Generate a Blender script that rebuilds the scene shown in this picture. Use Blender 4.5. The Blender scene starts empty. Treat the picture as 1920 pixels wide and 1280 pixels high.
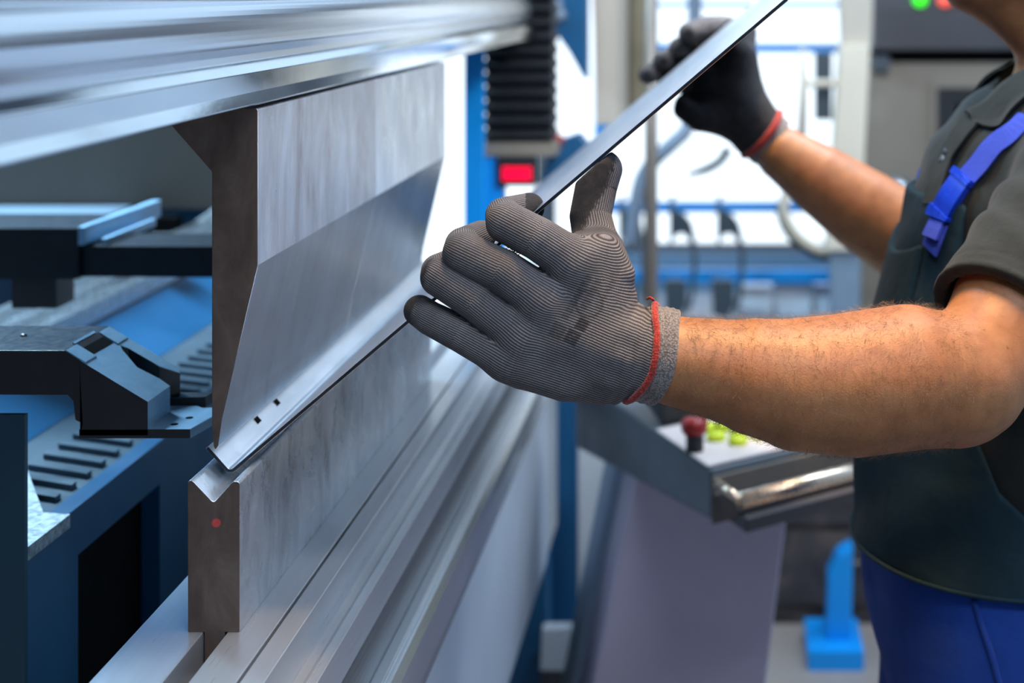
import bpy, bmesh, math, random
import numpy as np
from mathutils import Vector, Matrix
from mathutils.bvhtree import BVHTree

C = bpy.context.scene.collection
SC = bpy.context.scene
random.seed(7)
rng = np.random.default_rng(7)

# ------------------------------------------------------------------ camera
F = 2800.0                      # focal length in pixels of the 1920 px frame
VPX, VPY = 1361.0, -15.0        # where the machine's long axis vanishes
CAMZ = 1.5
cam_d = bpy.data.cameras.new('camera')
cam = bpy.data.objects.new('camera', cam_d)
C.objects.link(cam)
cam.location = (0, 0, CAMZ)
cam.rotation_euler = (math.pi / 2, 0, 0)
cam_d.sensor_width = 36.0
cam_d.lens = F * 36.0 / 1920.0
cam_d.shift_x = -(VPX - 960) / 1920.0
cam_d.shift_y = -(640 - VPY) / 1920.0
cam_d.clip_start = 0.02
cam_d.dof.use_dof = True
cam_d.dof.focus_distance = 1.215
cam_d.dof.aperture_fstop = 4.0
SC.camera = cam

# ------------------------------------------------------------------ light, world, exposure
SC.view_settings.view_transform = 'Standard'
SC.view_settings.look = 'None'
SC.view_settings.exposure = 0.0
SC.view_settings.gamma = 1.0
SC.view_settings.use_curve_mapping = False
SC.cycles.use_denoising = True
SC.cycles.max_bounces = 8
SC.cycles.sample_clamp_indirect = 6.0
SC.cycles.caustics_reflective = False
SC.cycles.caustics_refractive = False
W = bpy.data.worlds.new('world')
SC.world = W
W.use_nodes = True
# hall ambience: brighter towards the windows and the aisle side, dimmer behind the camera
wn = W.node_tree
wt = wn.nodes.new('ShaderNodeTexCoord')
wd = wn.nodes.new('ShaderNodeVectorMath')
wd.operation = 'DOT_PRODUCT'
wd.inputs[1].default_value = (.62, .42, .30)
wn.links.new(wt.outputs['Generated'], wd.inputs[0])
wr = wn.nodes.new('ShaderNodeMapRange')
for k_, v_ in zip((1, 2, 3, 4), (-.55, .75, .16, 1.05)):
    wr.inputs[k_].default_value = v_
wn.links.new(wd.outputs['Value'], wr.inputs[0])
wn.links.new(wr.outputs[0], wn.nodes['Background'].inputs[1])
wn.nodes['Background'].inputs[0].default_value = (0.47, 0.66, 0.97, 1)


def area(name, loc, target, sx, sy, power, col):
    l = bpy.data.lights.new(name, 'AREA')
    l.shape = 'RECTANGLE'
    l.size, l.size_y = sx, sy
    l.energy = power
    l.color = col
    o = bpy.data.objects.new(name, l)
    C.objects.link(o)
    o.location = loc
    d = Vector(target) - Vector(loc)
    o.rotation_euler = d.to_track_quat('-Z', 'Y').to_euler()
    return o


# warm spots over the operator's aisle, cool ceiling strip lights over aisle and machine, plus two added fills
area('camera_side_fill', (0.5, -0.6, 3.7), (0.0, 3.0, 1.0), 2.0, 0.4, 60, (0.80, 0.88, 1.0))  # added fill for the faces turned to the camera
area('post_fill', (0.30, 2.25, 1.95), (-0.45, 3.1, 1.15), 0.2, 0.2, 12, (0.85, 0.93, 1.0))  # added fill out of view, brightens the blue post


def spot(name, loc, target, power, deg, col, soft=0.10, blend=0.7):
    l = bpy.data.lights.new(name, 'SPOT')
    l.energy, l.color, l.spot_size, l.spot_blend, l.shadow_soft_size = power, col, math.radians(deg), blend, soft
    o = bpy.data.objects.new(name, l)
    C.objects.link(o)
    o.location = loc
    o.rotation_euler = (Vector(target) - Vector(loc)).to_track_quat('-Z', 'Y').to_euler()
    return o


spot('aisle_spot', (0.20, 1.22, 3.0), (0.08, 1.235, 1.17), 300, 25, (1.0, 0.62, 0.27), 0.24)
spot('aisle_spot', (0.10, 1.88, 3.1), (0.17, 2.02, 1.23), 210, 19, (1.0, 0.62, 0.28))
area('strip_light', (0.9, 2.6, 4.0), (-0.2, 1.8, 1.0), 0.5, 3.0, 80, (0.66, 0.82, 1.0))
area('rear_strip_light', (-1.7, 2.6, 3.0), (-0.8, 2.0, 0.9), 0.4, 2.0, 170, (0.50, 0.78, 1.0))


lz = bpy.data.lights.new('pointer_laser', 'SPOT')         # red pointer of the machine, shining on the die end
lz.energy, lz.color, lz.spot_size, lz.spot_blend, lz.shadow_soft_size = 10, (1.0, .02, .05), math.radians(1.2), .4, .0005
lzo = bpy.data.objects.new('pointer_laser', lz)
C.objects.link(lzo)
lzo.location = (-.30, .86, 1.13)
lzo.rotation_euler = (Vector((-.4095, 1.2, 1.0735)) - lzo.location).to_track_quat('-Z', 'Y').to_euler()


# ------------------------------------------------------------------ helpers
def P(px, py, Y):
    return ((px - VPX) * Y / F, Y, CAMZ - (py - VPY) * Y / F)


def XZ(px, py, Y):
    p = P(px, py, Y)
    return (p[0], p[2])


def wloc(o):
    v = Vector((0, 0, 0))
    while o is not None:
        v += o.location
        o = o.parent
    return v


def finish(name, verts, faces, mat, parent=None, smooth=False, attrs=None, origin=None):
    """links verts/faces (world coordinates) as ONE mesh object with its origin at its base"""
    verts = np.asarray(verts, dtype=float)
    lo, hi = verts.min(0), verts.max(0)
    org = np.array([(lo[0] + hi[0]) / 2, (lo[1] + hi[1]) / 2, lo[2]]) if origin is None else np.array(origin)
    me = bpy.data.meshes.new(name)
    me.from_pydata((verts - org).tolist(), [], faces if isinstance(faces, list) else faces.tolist())
    me.materials.append(mat)
    if smooth:
        me.polygons.foreach_set('use_smooth', [True] * len(me.polygons))
    if attrs:
        for k, a in attrs.items():
            at = me.attributes.new(k, 'FLOAT', 'POINT')
            at.data.foreach_set('value', np.asarray(a, dtype=np.float32))
    me.update()
    o = bpy.data.objects.new(name, me)
    C.objects.link(o)
    if parent is not None:
        o.parent = parent
        o.location = Vector(org) - wloc(parent)
    else:
        o.location = org
    return o


def from_bm(name, bm, mat, parent=None, smooth=False):
    bmesh.ops.recalc_face_normals(bm, faces=bm.faces)
    bm.verts.ensure_lookup_table()
    v = [tuple(x.co) for x in bm.verts]
    f = [[x.index for x in fc.verts] for fc in bm.faces]
    bm.free()
    return finish(name, v, f, mat, parent, smooth)


def bm_bevel(bm, w, seg=2, angle=0.5):
    es = [e for e in bm.edges if len(e.link_faces) == 2 and e.calc_face_angle(0) > angle]
    if es and w > 0:
        bmesh.ops.bevel(bm, geom=es, offset=w, segments=seg, affect='EDGES', profile=0.5, clamp_overlap=True)


def bm_box(bm, x0, x1, y0, y1, z0, z1):
    vs = [bm.verts.new(p) for p in ((x0, y0, z0), (x1, y0, z0), (x1, y1, z0), (x0, y1, z0),
                                    (x0, y0, z1), (x1, y0, z1), (x1, y1, z1), (x0, y1, z1))]
    for f in ((0, 3, 2, 1), (4, 5, 6, 7), (0, 1, 5, 4), (1, 2, 6, 5), (2, 3, 7, 6), (3, 0, 4, 7)):
        bm.faces.new([vs[i] for i in f])


def box(name, x0, x1, y0, y1, z0, z1, mat, parent=None, bevel=0.002, seg=2):
    bm = bmesh.new()
    bm_box(bm, min(x0, x1), max(x0, x1), min(y0, y1), max(y0, y1), min(z0, z1), max(z0, z1))
    bm_bevel(bm, bevel, seg)
    return from_bm(name, bm, mat, parent)


def boxpx(name, px0, px1, py0, py1, Y, depth, mat, parent=None, bevel=0.003):
    a, b = P(px0, py0, Y), P(px1, py1, Y)
    return box(name, a[0], b[0], Y, Y + depth, b[2], a[2], mat, parent, bevel)


def bm_prism(bm, pts, axis, lo, hi):
    def put(p, t):
        return (p[0], t, p[1]) if axis == 'Y' else ((p[0], p[1], t) if axis == 'Z' else (t, p[0], p[1]))
    a = [bm.verts.new(put(p, lo)) for p in pts]
    b = [bm.verts.new(put(p, hi)) for p in pts]
    n = len(pts)
    bm.faces.new(a)
    bm.faces.new(b[::-1])
    for i in range(n):
        bm.faces.new((a[i], b[i], b[(i + 1) % n], a[(i + 1) % n]))


def prism(name, pts, lo, hi, mat, parent=None, axis='Y', bevel=0.0, seg=2, tri=True):
    bm = bmesh.new()
    bm_prism(bm, pts, axis, lo, hi)
    bmesh.ops.recalc_face_normals(bm, faces=bm.faces)
    bm_bevel(bm, bevel, seg)
    if tri:
        bmesh.ops.triangulate(bm, faces=[f for f in bm.faces if len(f.verts) > 4])
    return from_bm(name, bm, mat, parent)


def polypx(name, pts, Y, depth, mat, parent=None, bevel=0.0):
    return prism(name, [XZ(x, y, Y) for x, y in pts], Y, Y + depth, mat, parent, 'Y', bevel)


def resample(pts, n):
    """Catmull-Rom through the points"""
    p = np.array(pts, dtype=float)
    p = np.vstack([2 * p[0] - p[1], p, 2 * p[-1] - p[-2]])
    out = []
    m = len(p) - 3
    for i in range(n + 1):
        t = i / n * m
        k = min(int(t), m - 1)
        u = t - k
        a, b, c, d = p[k:k + 4]
        out.append(0.5 * (2 * b + (c - a) * u + (2 * a - 5 * b + 4 * c - d) * u * u + (3 * b - a - 3 * c + d) * u ** 3))
    return np.array(out)


def tube(name, pts, r, mat, parent=None, n=0, seg=12, closed=False, smooth=True):
    pts = resample(pts, n) if n else np.array(pts, dtype=float)
    m = len(pts)
    rr = np.full(m, r) if np.isscalar(r) else np.interp(np.linspace(0, 1, m), np.linspace(0, 1, len(r)), r)
    verts, faces = [], []
    prev = None
    for i in range(m):
        if closed:
            t = pts[(i + 1) % m] - pts[i - 1]
        else:
            t = pts[min(i + 1, m - 1)] - pts[max(i - 1, 0)]
        t = t / (np.linalg.norm(t) + 1e-12)
        if prev is None:
            a = np.array([0, 0, 1.0]) if abs(t[2]) < 0.9 else np.array([1.0, 0, 0])
        else:
            a = prev
        u = a - t * np.dot(a, t)
        u /= np.linalg.norm(u)
        prev = u
        v = np.cross(t, u)
        for k in range(seg):
            an = 2 * math.pi * k / seg
            verts.append(pts[i] + rr[i] * (math.cos(an) * u + math.sin(an) * v))
    for i in range(m if closed else m - 1):
        j = (i + 1) % m
        for k in range(seg):
            l = (k + 1) % seg
            faces.append([i * seg + k, i * seg + l, j * seg + l, j * seg + k])
    if not closed:
        faces.append(list(range(seg))[::-1])
        faces.append(list(range((m - 1) * seg, m * seg)))
    return finish(name, verts, faces, mat, parent, smooth)


def lathe(name, prof, loc, mat, parent=None, seg=24, axis='Z', smooth=True):
    verts, faces = [], []
    for r, h in prof:
        for k in range(seg):
            a = 2 * math.pi * k / seg
            if axis == 'Z':
                verts.append((loc[0] + r * math.cos(a), loc[1] + r * math.sin(a), loc[2] + h))
            elif axis == 'Y':
                verts.append((loc[0] + r * math.cos(a), loc[1] + h, loc[2] + r * math.sin(a)))
            else:
                verts.append((loc[0] + h, loc[1] + r * math.cos(a), loc[2] + r * math.sin(a)))
    for i in range(len(prof) - 1):
        for k in range(seg):
            l = (k + 1) % seg
            faces.append([i * seg + k, i * seg + l, (i + 1) * seg + l, (i + 1) * seg + k])
    faces.append(list(range(seg))[::-1])
    faces.append(list(range((len(prof) - 1) * seg, len(prof) * seg)))
    return finish(name, verts, faces, mat, parent, smooth)


def thing(name, loc, label, cat, group=None):
    o = bpy.data.objects.new(name, None)
    o.empty_display_size = 0.05
    C.objects.link(o)
    o.location = loc
    return tag(o, label, cat, group)


def tag(o, label, cat, group=None):
    o['label'] = label
    o['category'] = cat
    if group:
        o['group'] = group
    return o


def struct(o, label=None):
    o['kind'] = 'structure'
    if label:
        o['label'] = label
    return o


# ------------------------------------------------------------------ materials
def new_mat(name):
    m = bpy.data.materials.new(name)
    m.use_nodes = True
    nt = m.node_tree
    b = nt.nodes['Principled BSDF']
    return m, nt, b


def nd(nt, kind, **kw):
    n = nt.nodes.new(kind)
    for k, v in kw.items():
        setattr(n, k, v)
    return n


def coords(nt, scale=(1, 1, 1), rot=(0, 0, 0)):
    tc = nd(nt, 'ShaderNodeTexCoord')
    mp = nd(nt, 'ShaderNodeMapping')
    mp.inputs['Scale'].default_value = scale
    mp.inputs['Rotation'].default_value = rot
    nt.links.new(tc.outputs['Object'], mp.inputs['Vector'])
    return mp.outputs['Vector']


def noise(nt, vec, scale=1.0, detail=4, rough=0.6, dist=0.0):
    n = nd(nt, 'ShaderNodeTexNoise')
    n.inputs['Scale'].default_value = scale
    n.inputs['Detail'].default_value = detail
    n.inputs['Roughness'].default_value = rough
    n.inputs['Distortion'].default_value = dist
    nt.links.new(vec, n.inputs['Vector'])
    return n.outputs['Fac']


def ramp(nt, fac, stops):
    r = nd(nt, 'ShaderNodeValToRGB')
    els = r.color_ramp.elements
    while len(els) < len(stops):
        els.new(0.5)
    for e, (p, c) in zip(els, stops):
        e.position = p
        e.color = (*c, 1) if len(c) == 3 else c
    nt.links.new(fac, r.inputs['Fac'])
    return r.outputs['Color']


def mixc(nt, fac, a, b, mode='MIX'):
    m = nd(nt, 'ShaderNodeMix', data_type='RGBA', blend_type=mode)
    for s, v in ((0, fac), (6, a), (7, b)):
        if hasattr(v, 'links'):
            nt.links.new(v, m.inputs[s])
        else:
            m.inputs[s].default_value = v if not isinstance(v, tuple) or len(v) == 4 else (*v, 1)
    return m.outputs[2]


def bump(nt, b, h, strength=0.3, dist=0.001):
    n = nd(nt, 'ShaderNodeBump')
    n.inputs['Strength'].default_value = strength
    n.inputs['Distance'].default_value = dist
    nt.links.new(h, n.inputs['Height'])
    nt.links.new(n.outputs['Normal'], b.inputs['Normal'])
    return n


def math_(nt, op, a, b=0.0, c=None):
    n = nd(nt, 'ShaderNodeMath', operation=op)
    for i, v in enumerate((a, b) if c is None else (a, b, c)):
        if hasattr(v, 'links'):
            nt.links.new(v, n.inputs[i])
        else:
            n.inputs[i].default_value = v
    return n.outputs[0]


def plain(name, col, rough=0.5, metal=0.0, var=0.12, scale=12.0, spec=0.5, coat=0.0):
    """painted / moulded surface with a little unevenness"""
    m, nt, b = new_mat(name)
    f = noise(nt, coords(nt), scale, 4)
    lo = tuple(c * (1 - var) for c in col)
    hi = tuple(min(1, c * (1 + var)) for c in col)
    nt.links.new(ramp(nt, f, [(0.3, lo), (0.7, hi)]), b.inputs['Base Color'])
    r = ramp(nt, noise(nt, coords(nt), scale * 2.3, 3), [(0.3, (max(0, rough - .07),) * 3), (0.7, (min(1, rough + .07),) * 3)])
    nt.links.new(r, b.inputs['Roughness'])
    b.inputs['Metallic'].default_value = metal
    b.inputs['Specular IOR Level'].default_value = spec
    b.inputs['Coat Weight'].default_value = coat
    return m


def steel(name, stops, rough=(0.25, 0.45), sc=(40, 3, 3), nscale=1.0, detail=6, dist=0.4, brush=None, bstr=0.05, metal=1.0):
    """stained / ground steel: stretched noise drives colour and gloss, fine brush lines drive the bump"""
    m, nt, b = new_mat(name)
    f = noise(nt, coords(nt, sc), nscale, detail, 0.65, dist)
    nt.links.new(ramp(nt, f, stops), b.inputs['Base Color'])
    g = noise(nt, coords(nt, tuple(s * 1.7 for s in sc)), nscale, detail, 0.6, dist)
    nt.links.new(ramp(nt, g, [(0.3, (rough[0],) * 3), (0.7, (rough[1],) * 3)]), b.inputs['Roughness'])
    b.inputs['Metallic'].default_value = metal
    if brush:
        h = noise(nt, coords(nt, brush), 1.0, 3, 0.6)
        bump(nt, b, h, bstr, 0.001)
    return m


def emit(name, col, strength):
    m, nt, b = new_mat(name)
    b.inputs['Base Color'].default_value = (*[c * .5 for c in col], 1)
    b.inputs['Emission Color'].default_value = (*col, 1)
    b.inputs['Emission Strength'].default_value = strength
    return m


M = {}
M['ram'] = steel('ram_steel', [(0.25, (.62, .67, .74)), (0.75, (.74, .78, .84))], (0.16, 0.24), (2, .8, 60), 1, 4, 0, None)
M['ram_mirror'] = steel('polished_clamp_steel', [(0.3, (.62, .68, .74)), (0.7, (.72, .76, .80))], (0.06, 0.14), (8, 3, 8), 1, 5, .3, (300, 60, 30), .03)
M['punch_face'] = steel('punch_face_steel', [(0.30, (.31, .24, .235)), (0.43, (.47, .43, .435)), (0.58, (.58, .565, .585)), (0.75, (.66, .655, .685))],
                        (0.26, 0.44), (15, 15, 6), 1.3, 10, .7, (30, 200, 20), .04)
M['punch_window_sheen'] = steel('window_sheen_punch_steel', [(0.30, (.46, .43, .45)), (0.44, (.62, .62, .66)), (0.58, (.72, .745, .79)), (0.75, (.80, .83, .88))],  # paler copy of the punch steel, window sheen put into its colour
                        (0.22, 0.38), (13, 15, 6), 1.3, 9, .7, (30, 200, 20), .04)
M['tool_end'] = steel('dim_tool_end', [(0.3, (.085, .055, .042)), (0.55, (.145, .100, .078)), (0.8, (.22, .165, .135))], (0.4, 0.6), (25, 25, 12), 1.2, 8, .6, (150, 150, 150), .1, .45)  # brown base colour stands in for warm, dim light on these faces
M['punch_bevel'] = steel('punch_bevel_ground_shaded', [(0.32, (.30, .27, .265)), (0.5, (.40, .385, .39)), (0.7, (.47, .465, .48))], (0.15, 0.24), (10, 14, 6), 1.3, 8, .6, (30, 200, 20), .03)  # ground finish, base colour also darkened for the shade on this face
M['die_face'] = steel('die_face_steel', [(0.32, (.42, .40, .42)), (0.5, (.64, .67, .72)), (0.68, (.84, .88, .93))], (0.18, 0.42), (16, 14, 8), 1.2, 10, 1.0, (60, 160, 30), .03, .75)
M['bed'] = steel('bed_ground_steel', [(0.25, (.68, .715, .76)), (0.75, (.73, .765, .81))], (0.27, 0.33), (300, 5, 300), 1, 3, 0, None, 0, .7)
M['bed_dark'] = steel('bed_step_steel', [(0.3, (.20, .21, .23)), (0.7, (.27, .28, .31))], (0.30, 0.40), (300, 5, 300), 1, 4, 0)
M['rail'] = steel('bright_rail_steel', [(0.3, (.78, .82, .87)), (0.7, (.82, .86, .90))], (0.20, 0.24), (300, 4, 300), 1, 3, 0, None, 0, .85)
M['sheet'] = steel('sheet_steel', [(0.3, (.66, .70, .76)), (0.7, (.76, .80, .86))], (0.30, 0.40), (30, 10, 30), 1, 5, .3, (20, 600, 20), .03)
M['sheet_edge'] = steel('sheet_cut_edge', [(0.3, (.045, .045, .05)), (0.7, (.09, .09, .10))], (0.3, 0.45), (80, 80, 80))
M['silver'] = plain('silver_metal', (.62, .64, .66), .3, 1.0, .1, 60)
M['cast'] = steel('rough_cast_silver', [(0.35, (.20, .22, .24)), (0.6, (.46, .50, .53))], (.35, .55), (140, 140, 140), 1, 5, 0.2, (300, 300, 300), .4)
M['gauge_blue'] = steel('gauge_brushed_blue_sheen', [(0.3, (.32, .58, .82)), (0.7, (.46, .72, .95))], (.32, .46), (90, 40, 90), 1, 6, .4, (300, 60, 300), .1, .1)  # brushed plate, blue of the reflected surroundings put into its base colour
M['gauge_black'] = plain('gauge_black_oxide', (.012, .013, .017), .42, 0.0, .3, 40)
M['gauge_top'] = plain('gauge_grey_top', (.045, .043, .043), .35, 0.3, .25, 60)
M['blue'] = plain('machine_blue_paint', (.012, .095, .21), .38, 0, .15, 3)
M['bright_blue'] = plain('bright_blue_paint', (.0, .30, .78), .45, 0, .08, 3)
M['deep_blue'] = plain('deep_blue_paint', (.004, .050, .085), .42, 0, .2, 4)
M['dark_grey'] = plain('dark_grey_cover', (.066, .058, .050), .6, 0, .12, 3)
M['black'] = plain('black_rubber', (.010, .011, .014), .6, 0, .25, 30)
M['cavity'] = plain('black_cavity', (.003, .003, .004), .9, 0, .2, 10, .1)
M['panel'] = plain('front_panel_paint', (.52, .60, .70), .35, 0, .06, 2)
M['white_panel'] = plain('white_panel_paint', (.66, .71, .74), .5, 0, .04, 2)
M['tray'] = plain('dull_tray_metal', (.085, .125, .16), .4, .3, .15, 8)
M['slate'] = plain('slate_console_paint', (.055, .070, .085), .45, 0, .1, 5)
M['slate_light'] = plain('steel_blue_paint', (.22, .30, .38), .45, 0, .08, 4)
M['side_strip'] = plain('pale_steel_blue_paint', (.36, .47, .58), .45, 0, .08, 4)
M['mauve'] = plain('mauve_grey_paint', (.50, .46, .57), .5, 0, .08, 3)
M['brown_dark'] = plain('dark_brown_trim', (.060, .047, .042), .5, 0, .2, 8)
M['taupe'] = plain('taupe_panel', (.17, .15, .125), .5, 0, .15, 6)
M['pale_top'] = plain('pale_console_top', (.62, .54, .52), .4, 0, .08, 6)
M['cream'] = plain('cream_paint', (.58, .49, .39), .5, 0, .06, 3)
M['cream_light'] = plain('light_cream_paint', (.84, .72, .56), .5, 0, .05, 3)
M['ochre'] = plain('ochre_strip', (.23, .18, .11), .5, 0, .2, 10)
M['pole'] = plain('brown_steel_pole', (.24, .20, .165), .4, .4, .1, 10)
M['grey_body'] = plain('grey_machine_body', (.25, .21, .165), .5, 0, .1, 3)
M['charcoal'] = plain('charcoal_panel', (.060, .056, .062), .5, 0, .1, 4)
M['bokeh_grey'] = plain('grey_hose_rubber', (.20, .24, .30), .4, 0, .1, 10)
M['crate'] = plain('pale_crate_plastic', (.78, .84, .92), .5, 0, .1, 5)
M['bench'] = steel('bench_mottled', [(0.3, (.018, .018, .020)), (0.55, (.06, .05, .05)), (0.75, (.16, .12, .09))], (.5, .7), (9, 9, 9), 1, 4, .5, None, 0, 0.0)
M['floor'] = steel('hall_floor', [(0.3, (.26, .215, .185)), (0.7, (.35, .30, .265))], (.35, .55), (2, 2, 2), 1, 6, .3, None, 0, 0.0)
M['wall_low'] = plain('blue_grey_dado', (.20, .34, .50), .6, 0, .08, 1.5)
M['wall'] = plain('hall_wall', (.11, .13, .16), .7, 0, .08, 1.5)
M['red_led'] = emit('red_led_digits', (1.0, .0, .06), 1.0)
M['green_led'] = emit('green_lamp', (.05, 1.0, .02), 1.2)
M['red_lamp'] = emit('red_lamp', (1.0, .12, .08), 1.0)
M['window'] = emit('daylit_glazing', (.86, .95, 1.0), 1.5)
M['added_glow'] = emit('added_glow_pane', (.62, .82, 1.0), 1.1)
M['red_plastic'] = plain('red_plastic', (.30, .012, .010), .35)
M['yellow_key'] = plain('yellow_green_key', (.62, .74, .02), .4)
M['handle'] = plain('warm_aluminium', (.78, .62, .46), .28, 0.9, .06, 30)

# ================================================================== SETTING
struct(box('floor', -7.0, 9.0, -6.0, 6.3, -0.10, 0.0, M['floor'], None, 0))
WY = 6.0


def wall_piece(bm, x0, x1, z0, z1):
    bm_box(bm, x0, x1, WY, WY + 0.2, z0, z1)


def xpx(px, Y=WY):
    return (px - VPX) * Y / F


# openings: glass door, low window behind the rack, added high glow band
DX0, DX1 = xpx(730), xpx(1010)
WX0, WX1 = xpx(1030), 0.72
bm = bmesh.new()
for a in ((-4.2, DX0, 0, 2.1), (DX1, WX0, 0, 2.1), (WX1, 4.4, 0, 2.1),
          (WX0, WX1, 0, 0.46), (-4.2, 4.4, 2.1, 2.45), (-4.2, -3.6, 2.45, 3.7),
          (3.9, 4.4, 2.45, 3.7), (-4.2, 4.4, 3.7, 4.6)):
    wall_piece(bm, *a)
struct(from_bm('wall_back', bm, M['wall']))
struct(box('trim_1', WX0, 1.0, WY - .03, WY, 0.0, .45, M['wall_low'], None, .003))


def glazing(name, x0, x1, z0, z1, nv, nh, frame_mat):
    g = box(name, x0 - .01, x1 + .01, WY + .10, WY + .115, z0 - .01, z1 + .01, M['window'], None, 0)
    struct(g)
    bm = bmesh.new()
    w = 0.035
    for i in range(nv + 1):
        x = x0 + (x1 - x0) * i / nv
        bm_box(bm, max(x0, x - w / 2), min(x1, x + w / 2), WY + .06, WY + .10, z0, z1)
    for j in range(nh + 1):
        z = z0 + (z1 - z0) * j / nh
        bm_box(bm, x0, x1, WY + .055, WY + .095, max(z0, z - w / 2), min(z1, z + w / 2))
    from_bm('window_frame', bm, frame_mat, g)
    return g


glazing('door_1', DX0, DX1, 0.0, 2.1, 1, 1, M['cream'])
glazing('window_1', WX0, WX1, 0.46, 2.1, 1, 1, M['wall'])
glazing('added_window', -3.6, 3.9, 2.45, 3.7, 6, 1, M['wall']).data.materials[0] = M['added_glow']  # unseen glowing band, added to brighten the ram's reflections

# ================================================================== PRESS BRAKE
pb = thing('press_brake', (-0.9, 2.0, 0), 'long steel press brake with polished upper ram, blue side frame and stepped lower table', 'press brake')
Y0, Y1 = 0.30, 2.95
# upper ram: profile in X (towards the operator) and Z
big = [(-.3800 + .0016 * math.sin(math.pi * t) - .005 * t * t, CAMZ - .042 + .0315 * t) for t in np.linspace(0, 1, 9)]
ram_prof = [(-.66, 1.4100), (-.388, 1.4095), (-.385, 1.4450), (-.3845, 1.4500), (-.3820, 1.4560)] + big + \
           [(-.392, 1.4925), (-.392, 1.95), (-.66, 1.95)]
ram = prism('ram_beam', ram_prof, Y0, Y1, M['ram'], pb, 'Y', .0012, 2)
clamp_prof = [(-.388, 1.4090), (-.3745, 1.4098), (-.3720, 1.4113), (-.3763, 1.4204), (-.3763, 1.4362), (-.3850, 1.4450), (-.390, 1.4450)]
prism('clamp_rail', clamp_prof, Y0, Y1, M['ram_mirror'], pb, 'Y', .0008, 2)
prism('ram_back_plate', [(-.78, 1.66), (-.66, 1.66), (-.66, 1.95), (-.78, 1.95)], Y0, Y1, M['dark_grey'], pb)

# lower table
tab_prof = [(-.475, .9857), (-.4202, .9857), (-.4202, .952), (-.4007, .952), (-.4007, .9857), (-.3652, .9857), (-.3652, .975), (-.3625, .975), (-.3625, .9857),
            (-.3443, .9857), (-.3443, .952), (-.3365, .950), (-.3365, .9475), (-.3350, .9475), (-.3350, .950), (-.3257, .950), (-.3257, .915), (-.333, .905),
            (-.333, .45), (-.475, .45)]
prism('table', tab_prof, Y0, Y1, M['bed'], pb, 'Y', .0007, 1)
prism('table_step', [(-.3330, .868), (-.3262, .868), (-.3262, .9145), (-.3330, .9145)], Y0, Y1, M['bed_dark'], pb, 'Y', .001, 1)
rail_prof = [(-.333, .800), (-.306, .800), (-.3015, .806), (-.2995, .822), (-.2998, .845), (-.302, .858), (-.3075, .8665), (-.312, .867), (-.3128, .8648), (-.3142, .8648), (-.315, .867), (-.333, .867)]
prism('table_rail', rail_prof, Y0, 2.85, M['rail'], pb, 'Y', .0008, 2)
prism('front_panel', [(-.345, .45), (-.33, .45), (-.33, .808), (-.345, .808)], Y0, 2.76, M['panel'], pb, 'Y', .002)
prism('plinth', [(-.60, .0), (-.42, .0), (-.42, .46), (-.60, .46)], Y0, 2.72, M['black'], pb)

# rear blue cover of the table with a black opening, and the ribbed tray behind it
bm = bmesh.new()
bx0, bx1, bz = -.636, -.616, 1.011
for a in ((1.307, 1.420, .45, bz), (1.420, 1.625, .45, .60), (1.420, 1.625, .965, bz), (1.625, 3.0, .45, bz)):
    bm_box(bm, bx0, bx1, *a)
from_bm('rear_cover', bm, M['blue'], pb)
box('opening_dark', bx0 - .012, bx0 - .002, 1.39, 1.66, .55, .985, M['cavity'], pb, 0)  # near-black plate standing in for the shade inside the opening
bm = bmesh.new()
bm_box(bm, -.80, bx0, 1.42, 3.0, .985, .997)
for i in range(34):
    y = 1.47 + i * .036
    for s in (0,):
        vs = [(-.660, y), (-.735, y + .030), (-.735, y + .042), (-.660, y + .012)]
        bm_prism(bm, vs, 'Z', .996, 1.003)
from_bm('ribbed_tray', bm, M['tray'], pb)
prism('tray_tip', [(-.700, 1.308), (-.6135, 1.308), (-.6125, 1.395), (-.640, 1.400), (-.725, 1.545)], 1.0, 1.0125, M['cast'], pb, 'Z')
box('near_cover', -1.4, -.6105, 1.300, 1.306, .40, 1.132, M['deep_blue'], pb, .001)
prism('trough_wall', [(-.78, .998), (-.80, .998), (-.88, 1.026), (-.88, 1.036)], 1.34, 3.0, M['blue'], pb)

# far side frame: C-shaped plate with throat
sf = [(-2.3, 0), (-.36, 0), (-.36, .66), (-.62, .70), (-.80, .80), (-.80, 1.30), (-.66, 1.38), (-.66, 2.3), (-2.3, 2.3)]
prism('side_frame', sf, 3.02, 3.08, M['blue'], pb, 'Y', .004)
# bright blue post, its wider foot, and the blue column under the table end
polypx('blue_post', [(870, 60), (907, 60), (907, 600), (870, 600)], 2.96, .018, M['bright_blue'], pb, .002)
polypx('post_foot', [(900, 294), (945, 294), (945, 600), (900, 600)], 2.995, .04, M['bright_blue'], pb, .003)
polypx('blue_column', [(1010, 690), (1086, 690), (1086, 1178), (1018, 1178)], 3.16, .06, M['blue'], pb, .003)

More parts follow.
